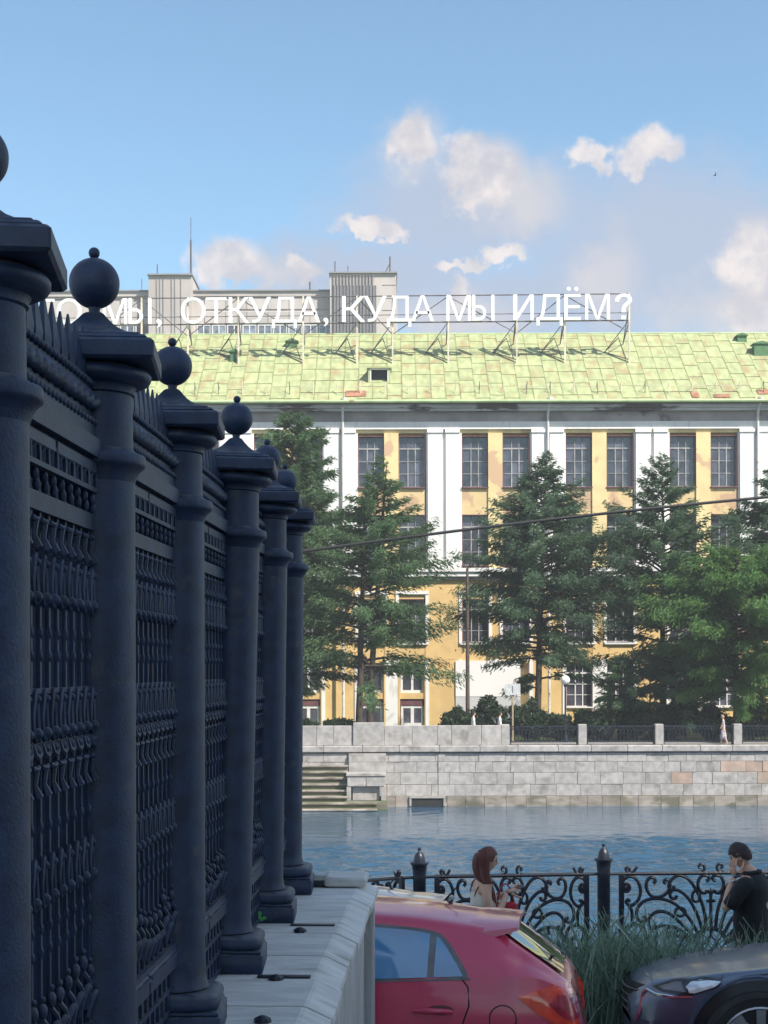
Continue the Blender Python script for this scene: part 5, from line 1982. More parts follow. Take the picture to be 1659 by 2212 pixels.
    q.build('rear_screen', m_cglass, t, 60)
    q = MB()
    n = 13
    rows_ = []
    for y in np.linspace(-0.60, 0.60, n):
        e = 1 - abs(y / 0.6) ** 3
        rows_.append([(.74, y, S.roof(.74, y) - 0.01), (.60, y, S.roof(.60, y) + 0.008), (.40, y * .97, 1.338 + .04 * e), (.395, y * .97, 1.322 + .04 * e), (.54, y, 1.28)])
    q.v = [p for r_ in rows_ for p in r_]
    for i in range(n - 1):
        for j in range(4):
            q.f.append((i * 5 + j, (i + 1) * 5 + j, (i + 1) * 5 + j + 1, i * 5 + j + 1))
    q.f.append((4, 3, 2, 1, 0))
    q.f.append(tuple((n - 1) * 5 + j for j in range(5)))
    q.build('spoiler', paint_m, t, 40)
    q = MB()
    q.tube([(.19, -0.05, 1.135), (.20, .20, 1.15), (.215, .40, 1.165)], 0.009, 5)
    q.ball((.17, -0.05, 1.12), 0.03, 8, 6)
    q.build('rear_wiper', m_trim, t)
    q = MB()
    q.box(-0.012, 0.02, -0.5, 0.5, .44, .52)
    q.build('bumper_insert', m_trim, t)
    q = MB()
    q.tube([(.82, 0, 1.42), (.86, 0, 1.45), (.76, 0, 1.56)], [.012, .008, .003], 6)
    q.build('aerial', m_trim, t)
    # windscreen
    q = MB()
    xs2 = np.linspace(2.32, 2.90, 8)
    for x in xs2:
        for y in np.linspace(-0.58, 0.58, 9):
            q.v.append((x, y, S.roof(x, y) + 0.006))
    for i in range(7):
        for j in range(8):
            q.f.append((i * 9 + j, (i + 1) * 9 + j, (i + 1) * 9 + j + 1, i * 9 + j + 1))
    q.build('windscreen', m_cglass, t, 60)
    return t


def place_rear(X, Y, psi, half):
    """loc and heading so the near rear corner sits at (X, Y); heading to -X turned away by psi"""
    return (X + half * math.sin(psi), Y + half * math.cos(psi)), math.pi - psi


psi = R(7.5)
(lx, ly), rz = place_rear(1.12, 8.38, psi, 0.66)
gz = road_z(0.6, 9.0) - 0.055
hatch('red hatchback parked beside the end of the stone wall, seen from its rear left side', m_red, (lx, ly, gz), rz, 'cars parked by the river').rotation_euler = (math.atan(SLOPE), 0, rz)
psi = R(10)
(lx, ly), rz = place_rear(0.74, 11.3, psi, 0.66)
hatch('pale silver blue car of which only the roof shows over the red hatchback', m_silver_p, (lx, ly, -0.51), rz, 'cars parked by the river').rotation_euler = (math.atan(SLOPE), 0, rz)


def saloon(label, loc, rz):
    L = 4.55
    S = Shape(top=[(0, .70), (.05, .88), (.2, .99), (.7, 1.04), (1.35, 1.38), (1.9, 1.43), (2.4, 1.41), (3.25, .915), (3.5, .868), (4.0, .805), (4.3, .752), (4.45, .705), (4.51, .65), (4.55, .58)],
              hw=[(0, .62), (.1, .78), (.4, .88), (1.0, .92), (3.6, .92), (4.0, .89), (4.25, .80), (4.42, .66), (4.51, .52), (4.55, .44)],
              belt=[(0, .6), (.3, .96), (.7, .985), (2.5, .94), (3.3, .85), (3.8, .795), (4.2, .715), (4.55, .54)],
              rw=[(0, .5), (.2, .72), (.6, .66), (1.8, .66), (2.5, .64), (3.2, .78), (3.8, .78), (4.2, .70), (4.45, .52), (4.55, .36)],
              bot=[(0, .38), (.3, .28), (4.2, .24), (4.45, .28), (4.55, .36)], L=L)
    t = thing('parked_car', label, 'car', loc, rz, 'cars parked by the river')
    xs = sorted(set(list(np.linspace(0, 4.3, 70)) + list(np.linspace(4.32, 4.55, 16))))
    S.body('body', m_grey_p, t, xs)
    for sd in (1, -1):
        S.patch([(1.05, 1.02), (1.5, 1.31), (2.3, 1.32), (2.95, .985), (2.5, .97)], 0.004, m_cglass, 'side_window', t, sd)
        S.patch([(1.75, 1.0), (1.75, 1.31), (1.84, 1.31), (1.84, 1.0)], 0.007, m_trim, 'door_pillar', t, sd)
        S.patch([(4.020, 0.773), (3.990, 0.798), (4.060, 0.723), (4.200, 0.673), (4.380, 0.673), (4.420, 0.695), (4.300, 0.745), (4.150, 0.778)], 0.006, m_trim, 'headlight_case', t, sd, 0.012)
        S.patch([(4.025, 0.763), (4.075, 0.728), (4.190, 0.685), (4.225, 0.688), (4.235, 0.718), (4.200, 0.745), (4.140, 0.761)], 0.010, m_lens_c, 'headlight', t, sd, 0.012)
        S.patch([(4.240, 0.691), (4.360, 0.685), (4.385, 0.697), (4.290, 0.735), (4.245, 0.741)], 0.010, m_lens_d if False else m_gtrim, 'headlight_lens', t, sd, 0.012)
        S.seam([(4.200, 0.663), (4.320, 0.651), (4.410, 0.651), (4.455, 0.668)], 0.010, m_chrome, 'chrome_wing', t, sd, 0.004)
        S.seam([(4.455, 0.668), (4.475, 0.643), (4.500, 0.533), (4.520, 0.463)], 0.014, m_chrome, 'chrome_wing', t, sd, 0.004)
        # bonnet shut line and wing crease
        S.seam([(3.3, .855), (3.8, .803), (4.15, .752), (4.33, .722)], 0.006, m_trim, 'bonnet_seam', t, sd, 0.0)
        S.patch(arch_pts(3.80, .355, .425, .24), 0.005, m_trim, 'wheel_arch', t, sd)
        S.patch(arch_pts(.95, .355, .425, .24), 0.005, m_trim, 'wheel_arch', t, sd)
        S.seam(arch_pts(3.80, .355, .438, .28), 0.016, m_grey_p, 'arch_lip', t, sd, 0.004)
        for wx in (.95, 3.80):
            wheel(t, wx, sd * (.92 - 0.085), .358, sd, 0.21)
        q = MB()
        q.ball((2.9, sd * 1.0, 1.02), 0.11, 14, 10, (.7, 1.0, .75))
        q.tube([(2.85, sd * .86, .98), (2.9, sd * .96, 1.0)], 0.03, 6)
        q.build('wing_mirror', m_grey_p, t, 60)
        S.seam([(2.95, .9), (3.02, .65), (3.0, .35)], 0.005, m_trim, 'door_seam', t, sd, -0.001)
    # grille, plate and screens
    q = MB()
    n = 12
    for k in range(n):
        y = -0.50 + 1.0 * k / (n - 1)
        xf = 4.555 - 0.12 * (abs(y) / .5) ** 2.4
        q.v += [(xf - 0.015, y, .70 - 0.02 * abs(y)), (xf, y, .62), (xf + 0.005, y, .50), (xf - 0.02, y * 0.86, .44)]
    for k in range(n - 1):
        for j in range(3):
            a = k * 4 + j
            q.f.append((a, a + 1, a + 5, a + 4))
    gr = q.build('grille', m_trim, t, 40)
    for z in (.50, .55, .60, .65):
        MB().tube([(4.563 - 0.12 * (abs(y) / .5) ** 2.4, y, z) for y in np.linspace(-.46, .46, 9)], 0.006, 5).build('grille_slat', m_dsteel, gr)
    q = MB()
    xs2 = np.linspace(2.48, 3.2, 8)
    for x in xs2:
        for y in np.linspace(-0.6, 0.6, 9):
            q.v.append((x, y, S.roof(x, y) + 0.006))
    for i in range(7):
        for j in range(8):
            q.f.append((i * 9 + j, (i + 1) * 9 + j, (i + 1) * 9 + j + 1, i * 9 + j + 1))
    q.build('windscreen', m_cglass, t, 60)
    return t


psi = R(4)
# the front wheel stands at bearing 1642, 9.4 m off
wxr, wyr = (1645 - CXP) / F * 9.4, 9.4
hx_, hy_ = -math.cos(psi), math.sin(psi)
lx_, ly_ = -math.sin(psi), -math.cos(psi)
cxr = wxr - 3.80 * hx_ - 0.92 * lx_
cyr = wyr - 3.80 * hy_ - 0.92 * ly_
saloon('dark grey car with its nose and front wheel showing at the lower right', (cxr, cyr, road_z(2.3, cyr)), math.pi - psi).rotation_euler = (math.atan(SLOPE), 0, math.pi - psi)

# ------------------------------------------------------------------ people
def skin_mesh(name, nodes, edges, m, parent, root=0, sub=2, loc=None):
    """a continuous surface grown round a skeleton; nodes = [(x, y, z, r) or (x, y, z, rx, ry)]"""
    me = bpy.data.meshes.new(name)
    me.from_pydata([n[:3] for n in nodes], edges, [])
    o = bpy.data.objects.new(name, me)
    COL.objects.link(o)
    me.update()
    md = o.modifiers.new('skin', 'SKIN')
    md.use_smooth_shade = True
    sv = me.skin_vertices[0].data
    for i, n in enumerate(nodes):
        r = n[3:]
        sv[i].radius = (r[0], r[1] if len(r) > 1 else r[0])
        sv[i].use_root = (i == root)
    sb_ = o.modifiers.new('sub', 'SUBSURF')
    sb_.levels = sb_.render_levels = sub
    dg = bpy.context.evaluated_depsgraph_get()
    dg.update()
    nm = bpy.data.meshes.new_from_object(o.evaluated_get(dg))
    nm.name = name
    bpy.data.objects.remove(o)
    nm.materials.clear()
    nm.materials.append(m)
    nm.polygons.foreach_set('use_smooth', [True] * len(nm.polygons))
    return link(name, nm, parent, loc)


def loft(name, rings, m, parent, n=20):
    """cloth tube of oval rings (x, z, half depth, half width), with soft folds"""
    q = MB()
    for i, (x, z, a, b_) in enumerate(rings):
        for j in range(n):
            t = 2 * math.pi * j / n
            w = 1 + 0.022 * math.sin(3 * t + i * 1.1) * (i % 2)
            q.v.append((x + a * w * math.cos(t), b_ * w * math.sin(t), z))
    for i in range(len(rings) - 1):
        for j in range(n):
            j2 = (j + 1) % n
            q.f.append((i * n + j, i * n + j2, (i + 1) * n + j2, (i + 1) * n + j))
    q.f.append(tuple(range(n - 1, -1, -1)))
    q.f.append(tuple((len(rings) - 1) * n + j for j in range(n)))
    return q.build(name, m, parent, 70)


m_skin = mat('skin', (0.58, 0.36, 0.26), 0.5, 0, 10, 0.06)
m_hair_b = mat('brown_hair', (0.12, 0.032, 0.024), 0.45, 0, 4, 0.4, 0.4, 60, stretch=(8, 8, 0.6))
m_hair_d = mat('dark_brown_hair', (0.030, 0.017, 0.017), 0.6, 0, 20, 0.4, 0.5, 90)
m_cream = mat('cream_cotton', (0.66, 0.62, 0.54), 0.85, 0, 8, 0.06, 0.3, 60)
m_black = mat('black_cotton', (0.010, 0.011, 0.016), 0.85, 0, 8, 0.3, 0.4, 40)
m_jean = mat('blue_denim', (0.06, 0.08, 0.14), 0.85, 0, 8, 0.2)
m_white_s = mat('white_shirt', (0.72, 0.72, 0.76), 0.8, 0, 6, 0.05)


def hand(name, wrist, d, palm_n, m, parent, curl=0.5, s=1.0, thumb=1):
    """palm with four bent fingers and a thumb; d = pointing direction, palm_n = palm normal"""
    d, n = Vector(d).normalized(), Vector(palm_n).normalized()
    n = (n - d * n.dot(d)).normalized()
    w = d.cross(n)
    P0 = Vector(wrist)
    nodes = [(*P0, .026 * s, .02 * s), (*(P0 + d * .045 * s), .038 * s, .018 * s), (*(P0 + d * .085 * s), .040 * s, .016 * s)]
    o = skin_mesh(name, nodes, [(0, 1), (1, 2)], m, parent, 0, 1)
    for k, (off, ln) in enumerate(((-.030, .066), (-.010, .078), (.011, .072), (.030, .056))):
        b = P0 + d * .075 * s + w * off * s
        pts, ang = [b], 0.0
        for j in range(3):
            ang += curl * (0.55 + .1 * k)
            st_ = (d * math.cos(ang) + n * math.sin(ang)) * ln * s * (0.45, .32, .25)[j] * 1.15
            pts.append(pts[-1] + st_)
        q = skin_mesh('finger', [(*p, r * s) for p, r in zip(pts, (.0095, .009, .0085, .0065))], [(0, 1), (1, 2), (2, 3)], m, parent, 0, 1)
        q.parent = o
    b = P0 + d * .025 * s - w * .028 * s * thumb
    pts = [b, b + (d * .5 - w * .8 * thumb + n * .5) * .035 * s, b + (d * 1.1 - w * .9 * thumb + n * .9) * .05 * s, b + (d * 1.7 - w * .7 * thumb + n * 1.2) * .06 * s]
    q = skin_mesh('thumb', [(*p, r * s) for p, r in zip(pts, (.013, .012, .010, .008))], [(0, 1), (1, 2), (2, 3)], m, parent, 0, 1)
    q.parent = o
    return o


def hair_cap(parent, c, pitch, m, s=1.0, thick=1.05, fringe=0.045, nape=-0.075):
    """short hair: a tousled shell over the skull, open at the face"""
    q = MB()
    rot = Matrix.Translation(c) @ Matrix.Rotation(pitch, 4, 'Y')
    nu, nv = 36, 20
    rr = random.Random(17)
    for layer in (0, 1):
        for i in range(nv + 1):
            for j in range(nu):
                a = 2 * math.pi * j / nu
                ca = math.cos(a)
                lim = fringe + (nape - fringe) * (0.5 - 0.5 * max(-1, min(1, ca * 1.5))) ** 1.2       # lower edge in head height
                if abs(math.sin(a)) > 0.9:
                    lim = min(lim, -0.01)
                th = math.acos(max(-1, min(1, lim / .115))) * i / nv
                k = (thick + 0.02 * rr.random() + 0.012 * math.sin(a * 5 + i)) if layer else 0.97
                x, y, z = math.sin(th) * ca * .097 * k, math.sin(th) * math.sin(a) * .078 * k, math.cos(th) * .115 * k
                q.v.append(tuple(rot @ Vector((x * s, y * s, z * s))))
    n0 = (nv + 1) * nu
    for i in range(nv):
        for j in range(nu):
            j2 = (j + 1) % nu
            q.f.append((n0 + i * nu + j, n0 + (i + 1) * nu + j, n0 + (i + 1) * nu + j2, n0 + i * nu + j2))
    for j in range(nu):
        j2 = (j + 1) % nu
        q.f.append((nv * nu + j, nv * nu + j2, n0 + nv * nu + j2, n0 + nv * nu + j))
    return q.build('hair', m, parent, 60)


# ---- woman: faces +x in her own frame, looks down at what she holds. Right arm is on the -y side.
wl = W(1046, 1853, 14.2)
wom = thing('person', 'long-haired woman in a cream strap top looking down at her phone by the railing', 'person', (wl.x - 0.02, 14.2, PROM), R(14))
nodes = [(0, 0, .93, .115, .15), (0.0, 0, 1.06, .088, .118), (0.005, 0, 1.20, .10, .135), (-0.005, 0, 1.32, .085, .13), (-0.005, 0, 1.405, .052, .06), (0.01, 0, 1.455, .046), (0.028, 0, 1.50, .05),      # 0..6 torso, neck
         # right arm (camera side): shoulder, elbow, wrist
         (-0.02, -.165, 1.345, .052), (-0.015, -.20, 1.22, .043), (0.05, -.215, 1.085, .037), (0.13, -.17, 1.19, .034), (0.20, -.11, 1.285, .024),
         # left arm
         (0.0, .165, 1.345, .05), (0.02, .20, 1.21, .042), (0.08, .20, 1.09, .036), (0.16, .13, 1.19, .032), (0.22, .05, 1.27, .024),
         # legs
         (0, -.085, .80, .088), (0.02, -.09, .48, .055), (-0.02, -.09, .26, .05), (-0.02, -.09, .08, .034), (0.09, -.10, .03, .03),
         (0, .085, .80, .088), (0.03, .09, .48, .055), (0.0, .09, .26, .05), (0.0, .09, .08, .034), (0.11, .10, .03, .03)]
edges = [(0, 1), (1, 2), (2, 3), (3, 4), (4, 5), (5, 6), (3, 7), (7, 8), (8, 9), (9, 10), (10, 11), (3, 12), (12, 13), (13, 14), (14, 15), (15, 16),
         (0, 17), (17, 18), (18, 19), (19, 20), (20, 21), (0, 22), (22, 23), (23, 24), (24, 25), (25, 26)]
skin_mesh('body', nodes, edges, m_skin, wom)


def head(parent, c, pitch, m, s=1.0, ear=True):
    """skull, jaw, nose, lips, eyes and ears, facing +x and tipped down by pitch"""
    q = MB()
    nu, nv = 28, 22
    rot = Matrix.Translation(c) @ Matrix.Rotation(pitch, 4, 'Y')
    for i in range(nv + 1):
        th = math.pi * i / nv
        for j in range(nu):
            a = 2 * math.pi * j / nu
            x, y, z = math.sin(th) * math.cos(a), math.sin(th) * math.sin(a), math.cos(th)
            px, py, pz_ = x * .095, y * .074, z * .115
            if z < 0:                                   # jaw narrows and comes forward
                k = -z
                py *= 1 - .30 * k
                px = px * (1 - .30 * k) + .018 * k
                pz_ *= 1.05
            if x > 0:                                   # flatter face with a nose, brow and lips
                f = max(0, x) ** 2
                px -= .006 * f
                g = math.exp(-(py / .014) ** 2)
                px += g * (.024 * math.exp(-((pz_ + .022) / .020) ** 2) + .012 * math.exp(-((pz_ + .0) / .02) ** 2) + .008 * math.exp(-((pz_ + .062) / .010) ** 2) + .008 * math.exp(-((pz_ + .10) / .015) ** 2)) * (x > .3)
                px -= .010 * math.exp(-((abs(py) - .03) / .014) ** 2) * math.exp(-((pz_ - .008) / .012) ** 2) * (x > .3)
            q.v.append(tuple(rot @ Vector((px * s, py * s, pz_ * s))))
    for i in range(nv):
        for j in range(nu):
            j2 = (j + 1) % nu
            q.f.append((i * nu + j, (i + 1) * nu + j, (i + 1) * nu + j2, i * nu + j2))
    h = q.build('head', m, parent, 70)
    for sy in (-1, 1):
        e = MB()
        e.ball(rot @ Vector((.078 * s, sy * .031 * s, .008 * s)), .010 * s, 10, 8)
        e.build('eye', mat('eye_dark', (0.03, 0.02, 0.02), 0.2) if 'eye_dark' not in bpy.data.materials else bpy.data.materials['eye_dark'], h)
        b_ = MB()
        b_.tube([rot @ Vector((.084 * s, sy * .015 * s, .03 * s)), rot @ Vector((.078 * s, sy * .048 * s, .03 * s))], .004 * s, 5)
        b_.build('brow', m_hair_d, h)
        if ear:
            q = MB()
            q.tube([rot @ Vector((-.002 + .014 * math.cos(t) * s, sy * .075 * s, (-.01 + .03 * math.sin(t)) * s)) for t in np.linspace(0, 2 * math.pi, 11)[:-1]], .007 * s, 6, closed=True)
            q.ball(rot @ Vector((0, sy * .072 * s, -.012 * s)), .012 * s, 8, 6, (1, .5, 1.6))
            q.build('ear', m, h)
    lip = MB()
    lip.tube([rot @ Vector((.078 * s, -.02 * s, -.064 * s)), rot @ Vector((.092 * s, 0, -.062 * s)), rot @ Vector((.078 * s, .02 * s, -.064 * s))], [.002 * s, .005 * s, .002 * s], 6)
    lip.build('lips', mat('lip', (0.40, 0.16, 0.14), 0.4) if 'lip' not in bpy.data.materials else bpy.data.materials['lip'], h)
    return h


head(wom, (0.045, 0, 1.595), R(16), m_skin, 1.0, False)
# hair: cap over the skull falling straight down the back and over the near shoulder
hn = [(0.0, 0, 1.645, .075, .068), (-0.035, 0, 1.60, .070, .074), (-0.045, -.01, 1.52, .055, .070), (-0.03, -.03, 1.44, .040, .058), (0.005, -.06, 1.38, .030, .045)]
hair_cap(wom, (0.045, 0, 1.595), R(16), m_hair_b, 1.0, 1.035, 0.06, -0.09)
skin_mesh('long_hair', hn, [(i, i + 1) for i in range(4)], m_hair_b, wom)
for k in range(16):
    a = k / 15.0
    x0 = 0.038 - 0.105 * a
    pts = [(0.04 - 0.085 * a, -.030 - .02 * math.sin(a * 3), 1.70 - 0.03 * abs(a - .4)), (x0 * 0.9 + 0.01, -.074, 1.63), (x0 * 0.75, -.082, 1.53), (0.04 - 0.075 * a, -.100, 1.42), (0.07 - 0.065 * a, -.122 - .01 * a, 1.31), (0.092 - 0.055 * a, -.125 - .02 * a, 1.20 + .05 * a)]
    q = MB()
    q.tube(catmull(pts, 4), [.011] * 13 + [.010, .010, .010, .009, .008, .006, .005, .003], 6)
    q.build('hair_strand', m_hair_b, wom, 60)
# camisole, skirt and straps
loft('top', [(0, .60, .165, .195), (0, .72, .155, .19), (0, .84, .145, .182), (0, .95, .130, .165), (0, 1.06, .106, .136), (.005, 1.13, .110, .142), (.008, 1.20, .120, .152), (.006, 1.26, .117, .150), (.004, 1.29, .112, .143)], m_cream, wom)
for sy in (-1, 1):
    q = MB()
    q.tube(catmull([(-.095, sy * .05, 1.24), (-.088, sy * .085, 1.32), (-.04, sy * .115, 1.395), (0.04, sy * .11, 1.385), (0.085, sy * .09, 1.29)], 4), .0065, 6)
    q.build('strap', m_hair_b, wom)
hand('right_hand', (0.205, -.105, 1.295), (.9, .35, .28), (.2, .5, -.8), m_skin, wom, 0.45)
hand('left_hand', (0.225, .045, 1.28), (.9, -.25, .25), (0, -.3, .9), m_skin, wom, 0.45, 1.0, -1)
mw = Matrix.Translation(wom.location) @ Matrix.Rotation(R(14), 4, 'Z')
ph = MB()
ph.bevbox(-.075, .075, -.037, .037, -.005, .005, .003)
pho = ph.build('phone', mat('phone_case', (0.10, 0.05, 0.04), 0.35), loc=mw @ Vector((0.315, -.035, 1.322)))
pho.rotation_euler = (R(12), R(-16), R(14))
tag(pho, 'dark phone held flat in the hands of the woman by the railing', 'phone')
# red handbag hanging at her front
bag = thing('handbag', 'red handbag hanging in front of the woman with the phone', 'handbag', mw @ Vector((0.21, -.03, 1.02)), R(14))
q = MB()
q.bevbox(-.10, .10, -.055, .055, 0.0, .17, .025)
m_bag = mat('red_leather', (0.50, 0.03, 0.05), 0.4, 0, 8, 0.2)
q.build('pouch', m_bag, bag, 40)
q = MB()
q.bevbox(-.105, .105, -.062, .0, .075, .178, .02)
q.build('flap', m_bag, bag, 40)
q = MB()
q.tube(catmull([(-.09, 0, .16), (-.05, 0, .29), (0.0, 0, .345), (.05, 0, .29), (.09, 0, .16)], 4), .008, 6)
q.build('handle', mat('bag_handle', (0.28, 0.02, 0.05), 0.45), bag)

# ---- man: faces -x (turned a little away), head bent, left hand at his ear. In his frame +x is forward, left is +y.
ml = W(1618, 1900, 14.1)
man = thing('person', 'man in a black polo shirt with bowed head and one hand raised to his ear', 'person', (ml.x + 0.02, 14.1, PROM), R(180 - 28))
nodes = [(0, 0, .95, .125, .165), (0.01, 0, 1.10, .125, .16), (0.0, 0, 1.25, .125, .18), (-0.02, 0, 1.38, .105, .17), (0.0, 0, 1.46, .065, .075), (0.045, 0, 1.515, .058), (0.07, 0, 1.55, .06),
         (0.0, .205, 1.40, .068), (0.09, .255, 1.27, .052), (0.185, .25, 1.155, .042), (0.165, .185, 1.30, .038), (0.135, .13, 1.445, .028),
         (0.0, -.205, 1.40, .068), (0.0, -.26, 1.24, .052), (0.02, -.27, 1.09, .042), (0.07, -.25, 0.96, .036), (0.12, -.23, 0.86, .027),
         (0, .10, .80, .105), (0.02, .11, .48, .068), (-0.02, .11, .26, .06), (-0.02, .11, .08, .04), (0.12, .13, .035, .036),
         (0, -.10, .80, .105), (-0.02, -.11, .48, .068), (-0.06, -.11, .26, .06), (-0.06, -.11, .08, .04), (0.08, -.13, .035, .036)]
edges = [(0, 1), (1, 2), (2, 3), (3, 4), (4, 5), (5, 6), (3, 7), (7, 8), (8, 9), (9, 10), (10, 11), (3, 12), (12, 13), (13, 14), (14, 15), (15, 16),
         (0, 17), (17, 18), (18, 19), (19, 20), (20, 21), (0, 22), (22, 23), (23, 24), (24, 25), (25, 26)]
skin_mesh('body', nodes, edges, m_skin, man)
head(man, (0.105, 0.005, 1.635), R(30), m_skin, 1.02)
hair_cap(man, (0.105, 0.005, 1.635), R(30), m_hair_d, 1.02)
ps = loft('polo_shirt', [(0, .76, .150, .190), (0, .88, .156, .195), (.01, 1.0, .158, .19), (.01, 1.12, .156, .188), (0, 1.25, .152, .204), (-.012, 1.34, .138, .212), (-.016, 1.40, .118, .192), (-.01, 1.445, .095, .13), (0, 1.485, .078, .085)], m_black, man)
for sy, pts in ((1, [(-.01, .17, 1.375, .085), (.02, .222, 1.375, .084), (.085, .262, 1.27, .074), (.135, .264, 1.20, .068)]), (-1, [(-.01, -.17, 1.375, .085), (0, -.222, 1.375, .084), (0, -.262, 1.26, .074), (.01, -.268, 1.17, .07)])):
    q = MB()
    q.tube(catmull([p[:3] for p in pts], 3), [float(np.interp(k / 9, [0, .33, .66, 1], [p[3] for p in pts])) for k in range(10)], 12)
    q.build('sleeve', m_black, man, 60)
q = MB()
q.tube(catmull([(0.06, .05, 1.475), (0.01, .085, 1.482), (-0.055, .06, 1.49), (-0.075, 0, 1.492), (-0.055, -.06, 1.49), (0.01, -.085, 1.482), (0.06, -.05, 1.475)], 3), .018, 8)
q.build('collar', m_black, man, 60)
tr = loft('trousers', [(0, .70, .135, .185), (0, .80, .145, .188), (0, .92, .142, .182), (0, 1.0, .138, .176)], m_black, man)
for sy, pts in ((1, [(0, .10, .74, .10), (.02, .11, .48, .085), (-.02, .11, .10, .078)]), (-1, [(0, -.10, .74, .10), (-.02, -.11, .48, .085), (-.06, -.11, .10, .078)])):
    q = MB()
    q.tube([p[:3] for p in pts], [p[3] for p in pts], 12)
    q.build('trouser_leg', m_black, man, 60)
hand('left_hand', (0.135, .128, 1.455), (.12, -.12, 1.0), (-.25, -1.0, 0), m_skin, man, 0.35, 1.08)
hand('right_hand', (0.122, -.228, .855), (.3, .05, -1), (0, 1, 0), m_skin, man, 0.5, 1.05)
q = MB()
q.lathe([(.034, -.012), (.037, -.006), (.037, .006), (.034, .012)], 16, rot=Matrix.Translation((0.142, .142, 1.405)) @ Matrix.Rotation(R(16), 4, 'Y'))
wt = q.build('wrist_watch', m_alloy, man, 40)
for sy in (.11, -.11):
    q = MB()
    q.bevbox(-.10 - (.04 if sy < 0 else 0), .17 - (.04 if sy < 0 else 0), sy - .05, sy + .05, 0.0, .085, .03)
    q.build('shoe', m_black, man, 40)


# ---- walkers on the far quay, a few pixels each
def walker(label, px_, Y, shirt, legs, face, h=1.68, skirt=False):
    x0 = (px_ - CXP) / F * Y
    s = h / 1.70
    t = thing('person', label, 'person', (x0, Y, FAR), R(face), 'walkers on the far promenade')
    nodes = [(0, 0, .93, .10, .14), (0, 0, 1.2, .10, .14), (0, 0, 1.37, .09, .14), (0.01, 0, 1.46, .05), (0.02, 0, 1.53, .05),
             (0, -.19, 1.36, .05), (-0.05, -.21, 1.10, .042), (0.05, -.21, .88, .03), (0, .19, 1.36, .05), (0.08, .21, 1.12, .042), (0.18, .20, .92, .03),
             (0.08, -.09, .5, .06), (0.12, -.09, .08, .045), (0.24, -.09, .035, .035), (-0.08, .09, .5, .06), (-0.22, .09, .1, .045), (-0.13, .09, .04, .035)]
    nodes = [tuple(v * s for v in n) for n in nodes]
    skin_mesh('body', nodes, [(0, 1), (1, 2), (2, 3), (3, 4), (2, 5), (5, 6), (6, 7), (2, 8), (8, 9), (9, 10), (0, 11), (11, 12), (12, 13), (0, 14), (14, 15), (15, 16)], m_skin, t, 0, 1)
    head(t, (0.035 * s, 0, 1.605 * s), R(6), m_skin, s)
    sh = [(0, 0, .90, .13, .165), (0, 0, 1.2, .118, .155), (0, 0, 1.37, .105, .155), (0, 0, 1.44, .07), (0, -.20, 1.36, .065), (-0.03, -.21, 1.15, .06), (0, .20, 1.36, .065), (0.05, .21, 1.16, .06)]
    skin_mesh('shirt', [tuple(v * s for v in n) for n in sh], [(0, 1), (1, 2), (2, 3), (2, 4), (4, 5), (2, 6), (6, 7)], shirt, t, 0, 1)
    if skirt:
        sk = [(0, 0, .98, .12, .15), (0, 0, .7, .17, .2), (0, 0, .25, .24, .26)]
        skin_mesh('skirt', [tuple(v * s for v in n) for n in sk], [(0, 1), (1, 2)], legs, t, 0, 1)
    else:
        tr = [(0, 0, .95, .125, .155), (0.08, -.09, .5, .085), (0.12, -.09, .10, .07), (-0.08, .09, .5, .085), (-0.21, .09, .12, .07)]
        skin_mesh('trousers', [tuple(v * s for v in n) for n in tr], [(0, 1), (1, 2), (0, 3), (3, 4)], legs, t, 0, 1)
    hair_cap(t, (0.035 * s, 0, 1.605 * s), R(6), m_hair_d if not skirt else mat('fair_hair', (0.30, 0.20, 0.12), 0.6), s, nape=-0.1)
    return t


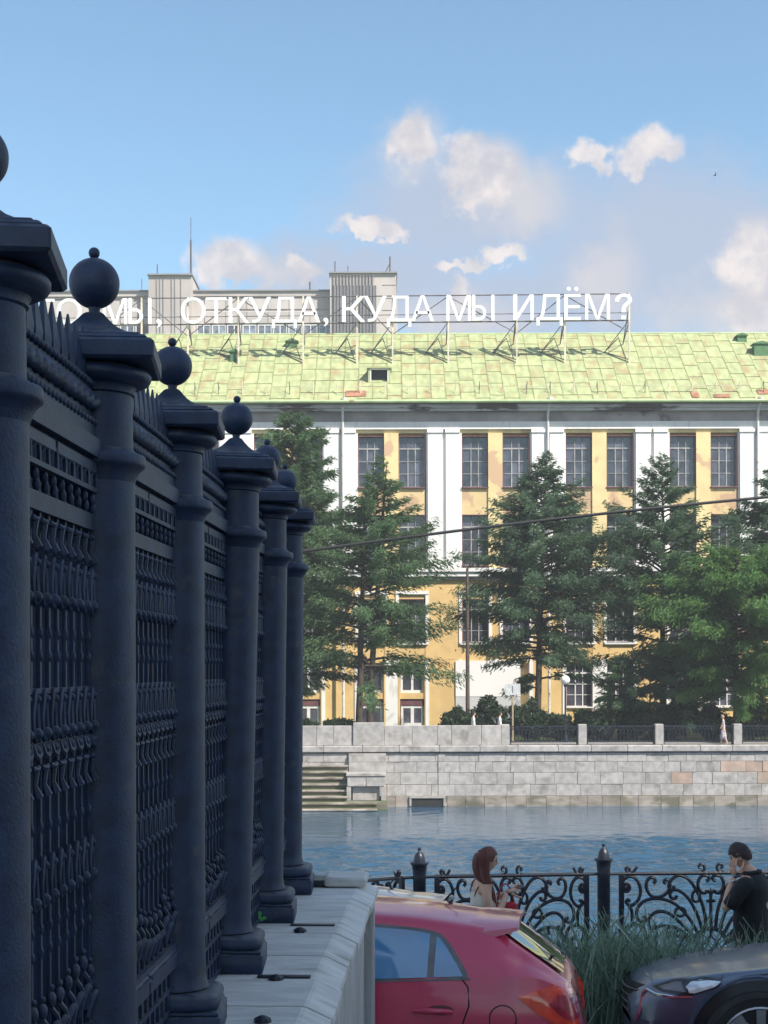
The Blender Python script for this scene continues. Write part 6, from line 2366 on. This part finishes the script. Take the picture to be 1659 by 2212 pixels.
walker('walker in a white shirt behind the middle of the granite parapet', 1022, 85.6, m_white_s, m_jean, 8, 1.80)
walker('walker in a white shirt near the right end of the granite parapet', 1079, 85.7, m_white_s, m_jean, 5, 1.77)
m_pat = mat('patterned_dress', (0.46, 0.40, 0.42), 0.85, 0, 26, 0.5, col2=(0.10, 0.09, 0.14), thr=(0.52, 0.6), patch=9)
walker('walker in a pale patterned dress in front of the balustrade near its last post', 1562, 84.1, m_pat, m_pat, 170, 1.62, True)

# ------------------------------------------------------------------ unseen house added to the right, behind the camera, to shade the street
hs = thing('added_shade_house', 'tall plain white house added out of view on the right to shade the street', 'building', (20, -12, 0))
MB().box(-11.5, 6, -3, 15.0, -1.5, 19).build('walls', m_white, hs)
MB().box(-12.2, 6.7, -3.7, 15.7, 19.001, 19.5).build('cornice', m_white, hs)
q = MB()
q.add([(-12, -3.5, 19.5), (6.5, -3.5, 19.5), (6.5, 15.5, 19.5), (-12, 15.5, 19.5), (-3, 3, 23), (-3, 9, 23)], [(0, 1, 4), (1, 2, 5, 4), (2, 3, 5), (3, 0, 4, 5)])
q.build('roof', m_rust, hs)
for f_ in range(4):
    for k in range(4):
        y = -0.5 + 4.2 * k
        wo_ = MB()
        for (ya, yb_) in ((y - .75, y - .65), (y + .65, y + .75)):
            wo_.box(-11.62, -11.45, ya, yb_, 1.5 + 4 * f_, 3.8 + 4 * f_)
        wo_.box(-11.62, -11.45, y - .65, y + .65, 3.7 + 4 * f_, 3.8 + 4 * f_)
        wo_.box(-11.66, -11.45, y - .85, y + .85, 1.38 + 4 * f_, 1.5 + 4 * f_)
        w_ = wo_.build('window', m_frame_w, hs)
        MB().box(-11.56, -11.45, y - .65, y + .65, 1.5 + 4 * f_, 3.7 + 4 * f_).build('pane', m_pane, w_)

# ------------------------------------------------------------------ thin haze added round the scene to lift the dark of the far trees
m_air = bpy.data.materials.new('added_haze')
m_air.use_nodes = True
nt = m_air.node_tree
nt.nodes.remove(nt.nodes['Principled BSDF'])
pv = nt.nodes.new('ShaderNodeVolumePrincipled')
pv.inputs['Color'].default_value = (0.90, 0.95, 1.0, 1)
pv.inputs['Density'].default_value = 0.0006
nt.links.new(pv.outputs[0], nt.nodes['Material Output'].inputs['Volume'])
tag(MB().box(-950, 950, -140, 1050, WZ - 3.6, 64).build('haze', m_air), kind='stuff')
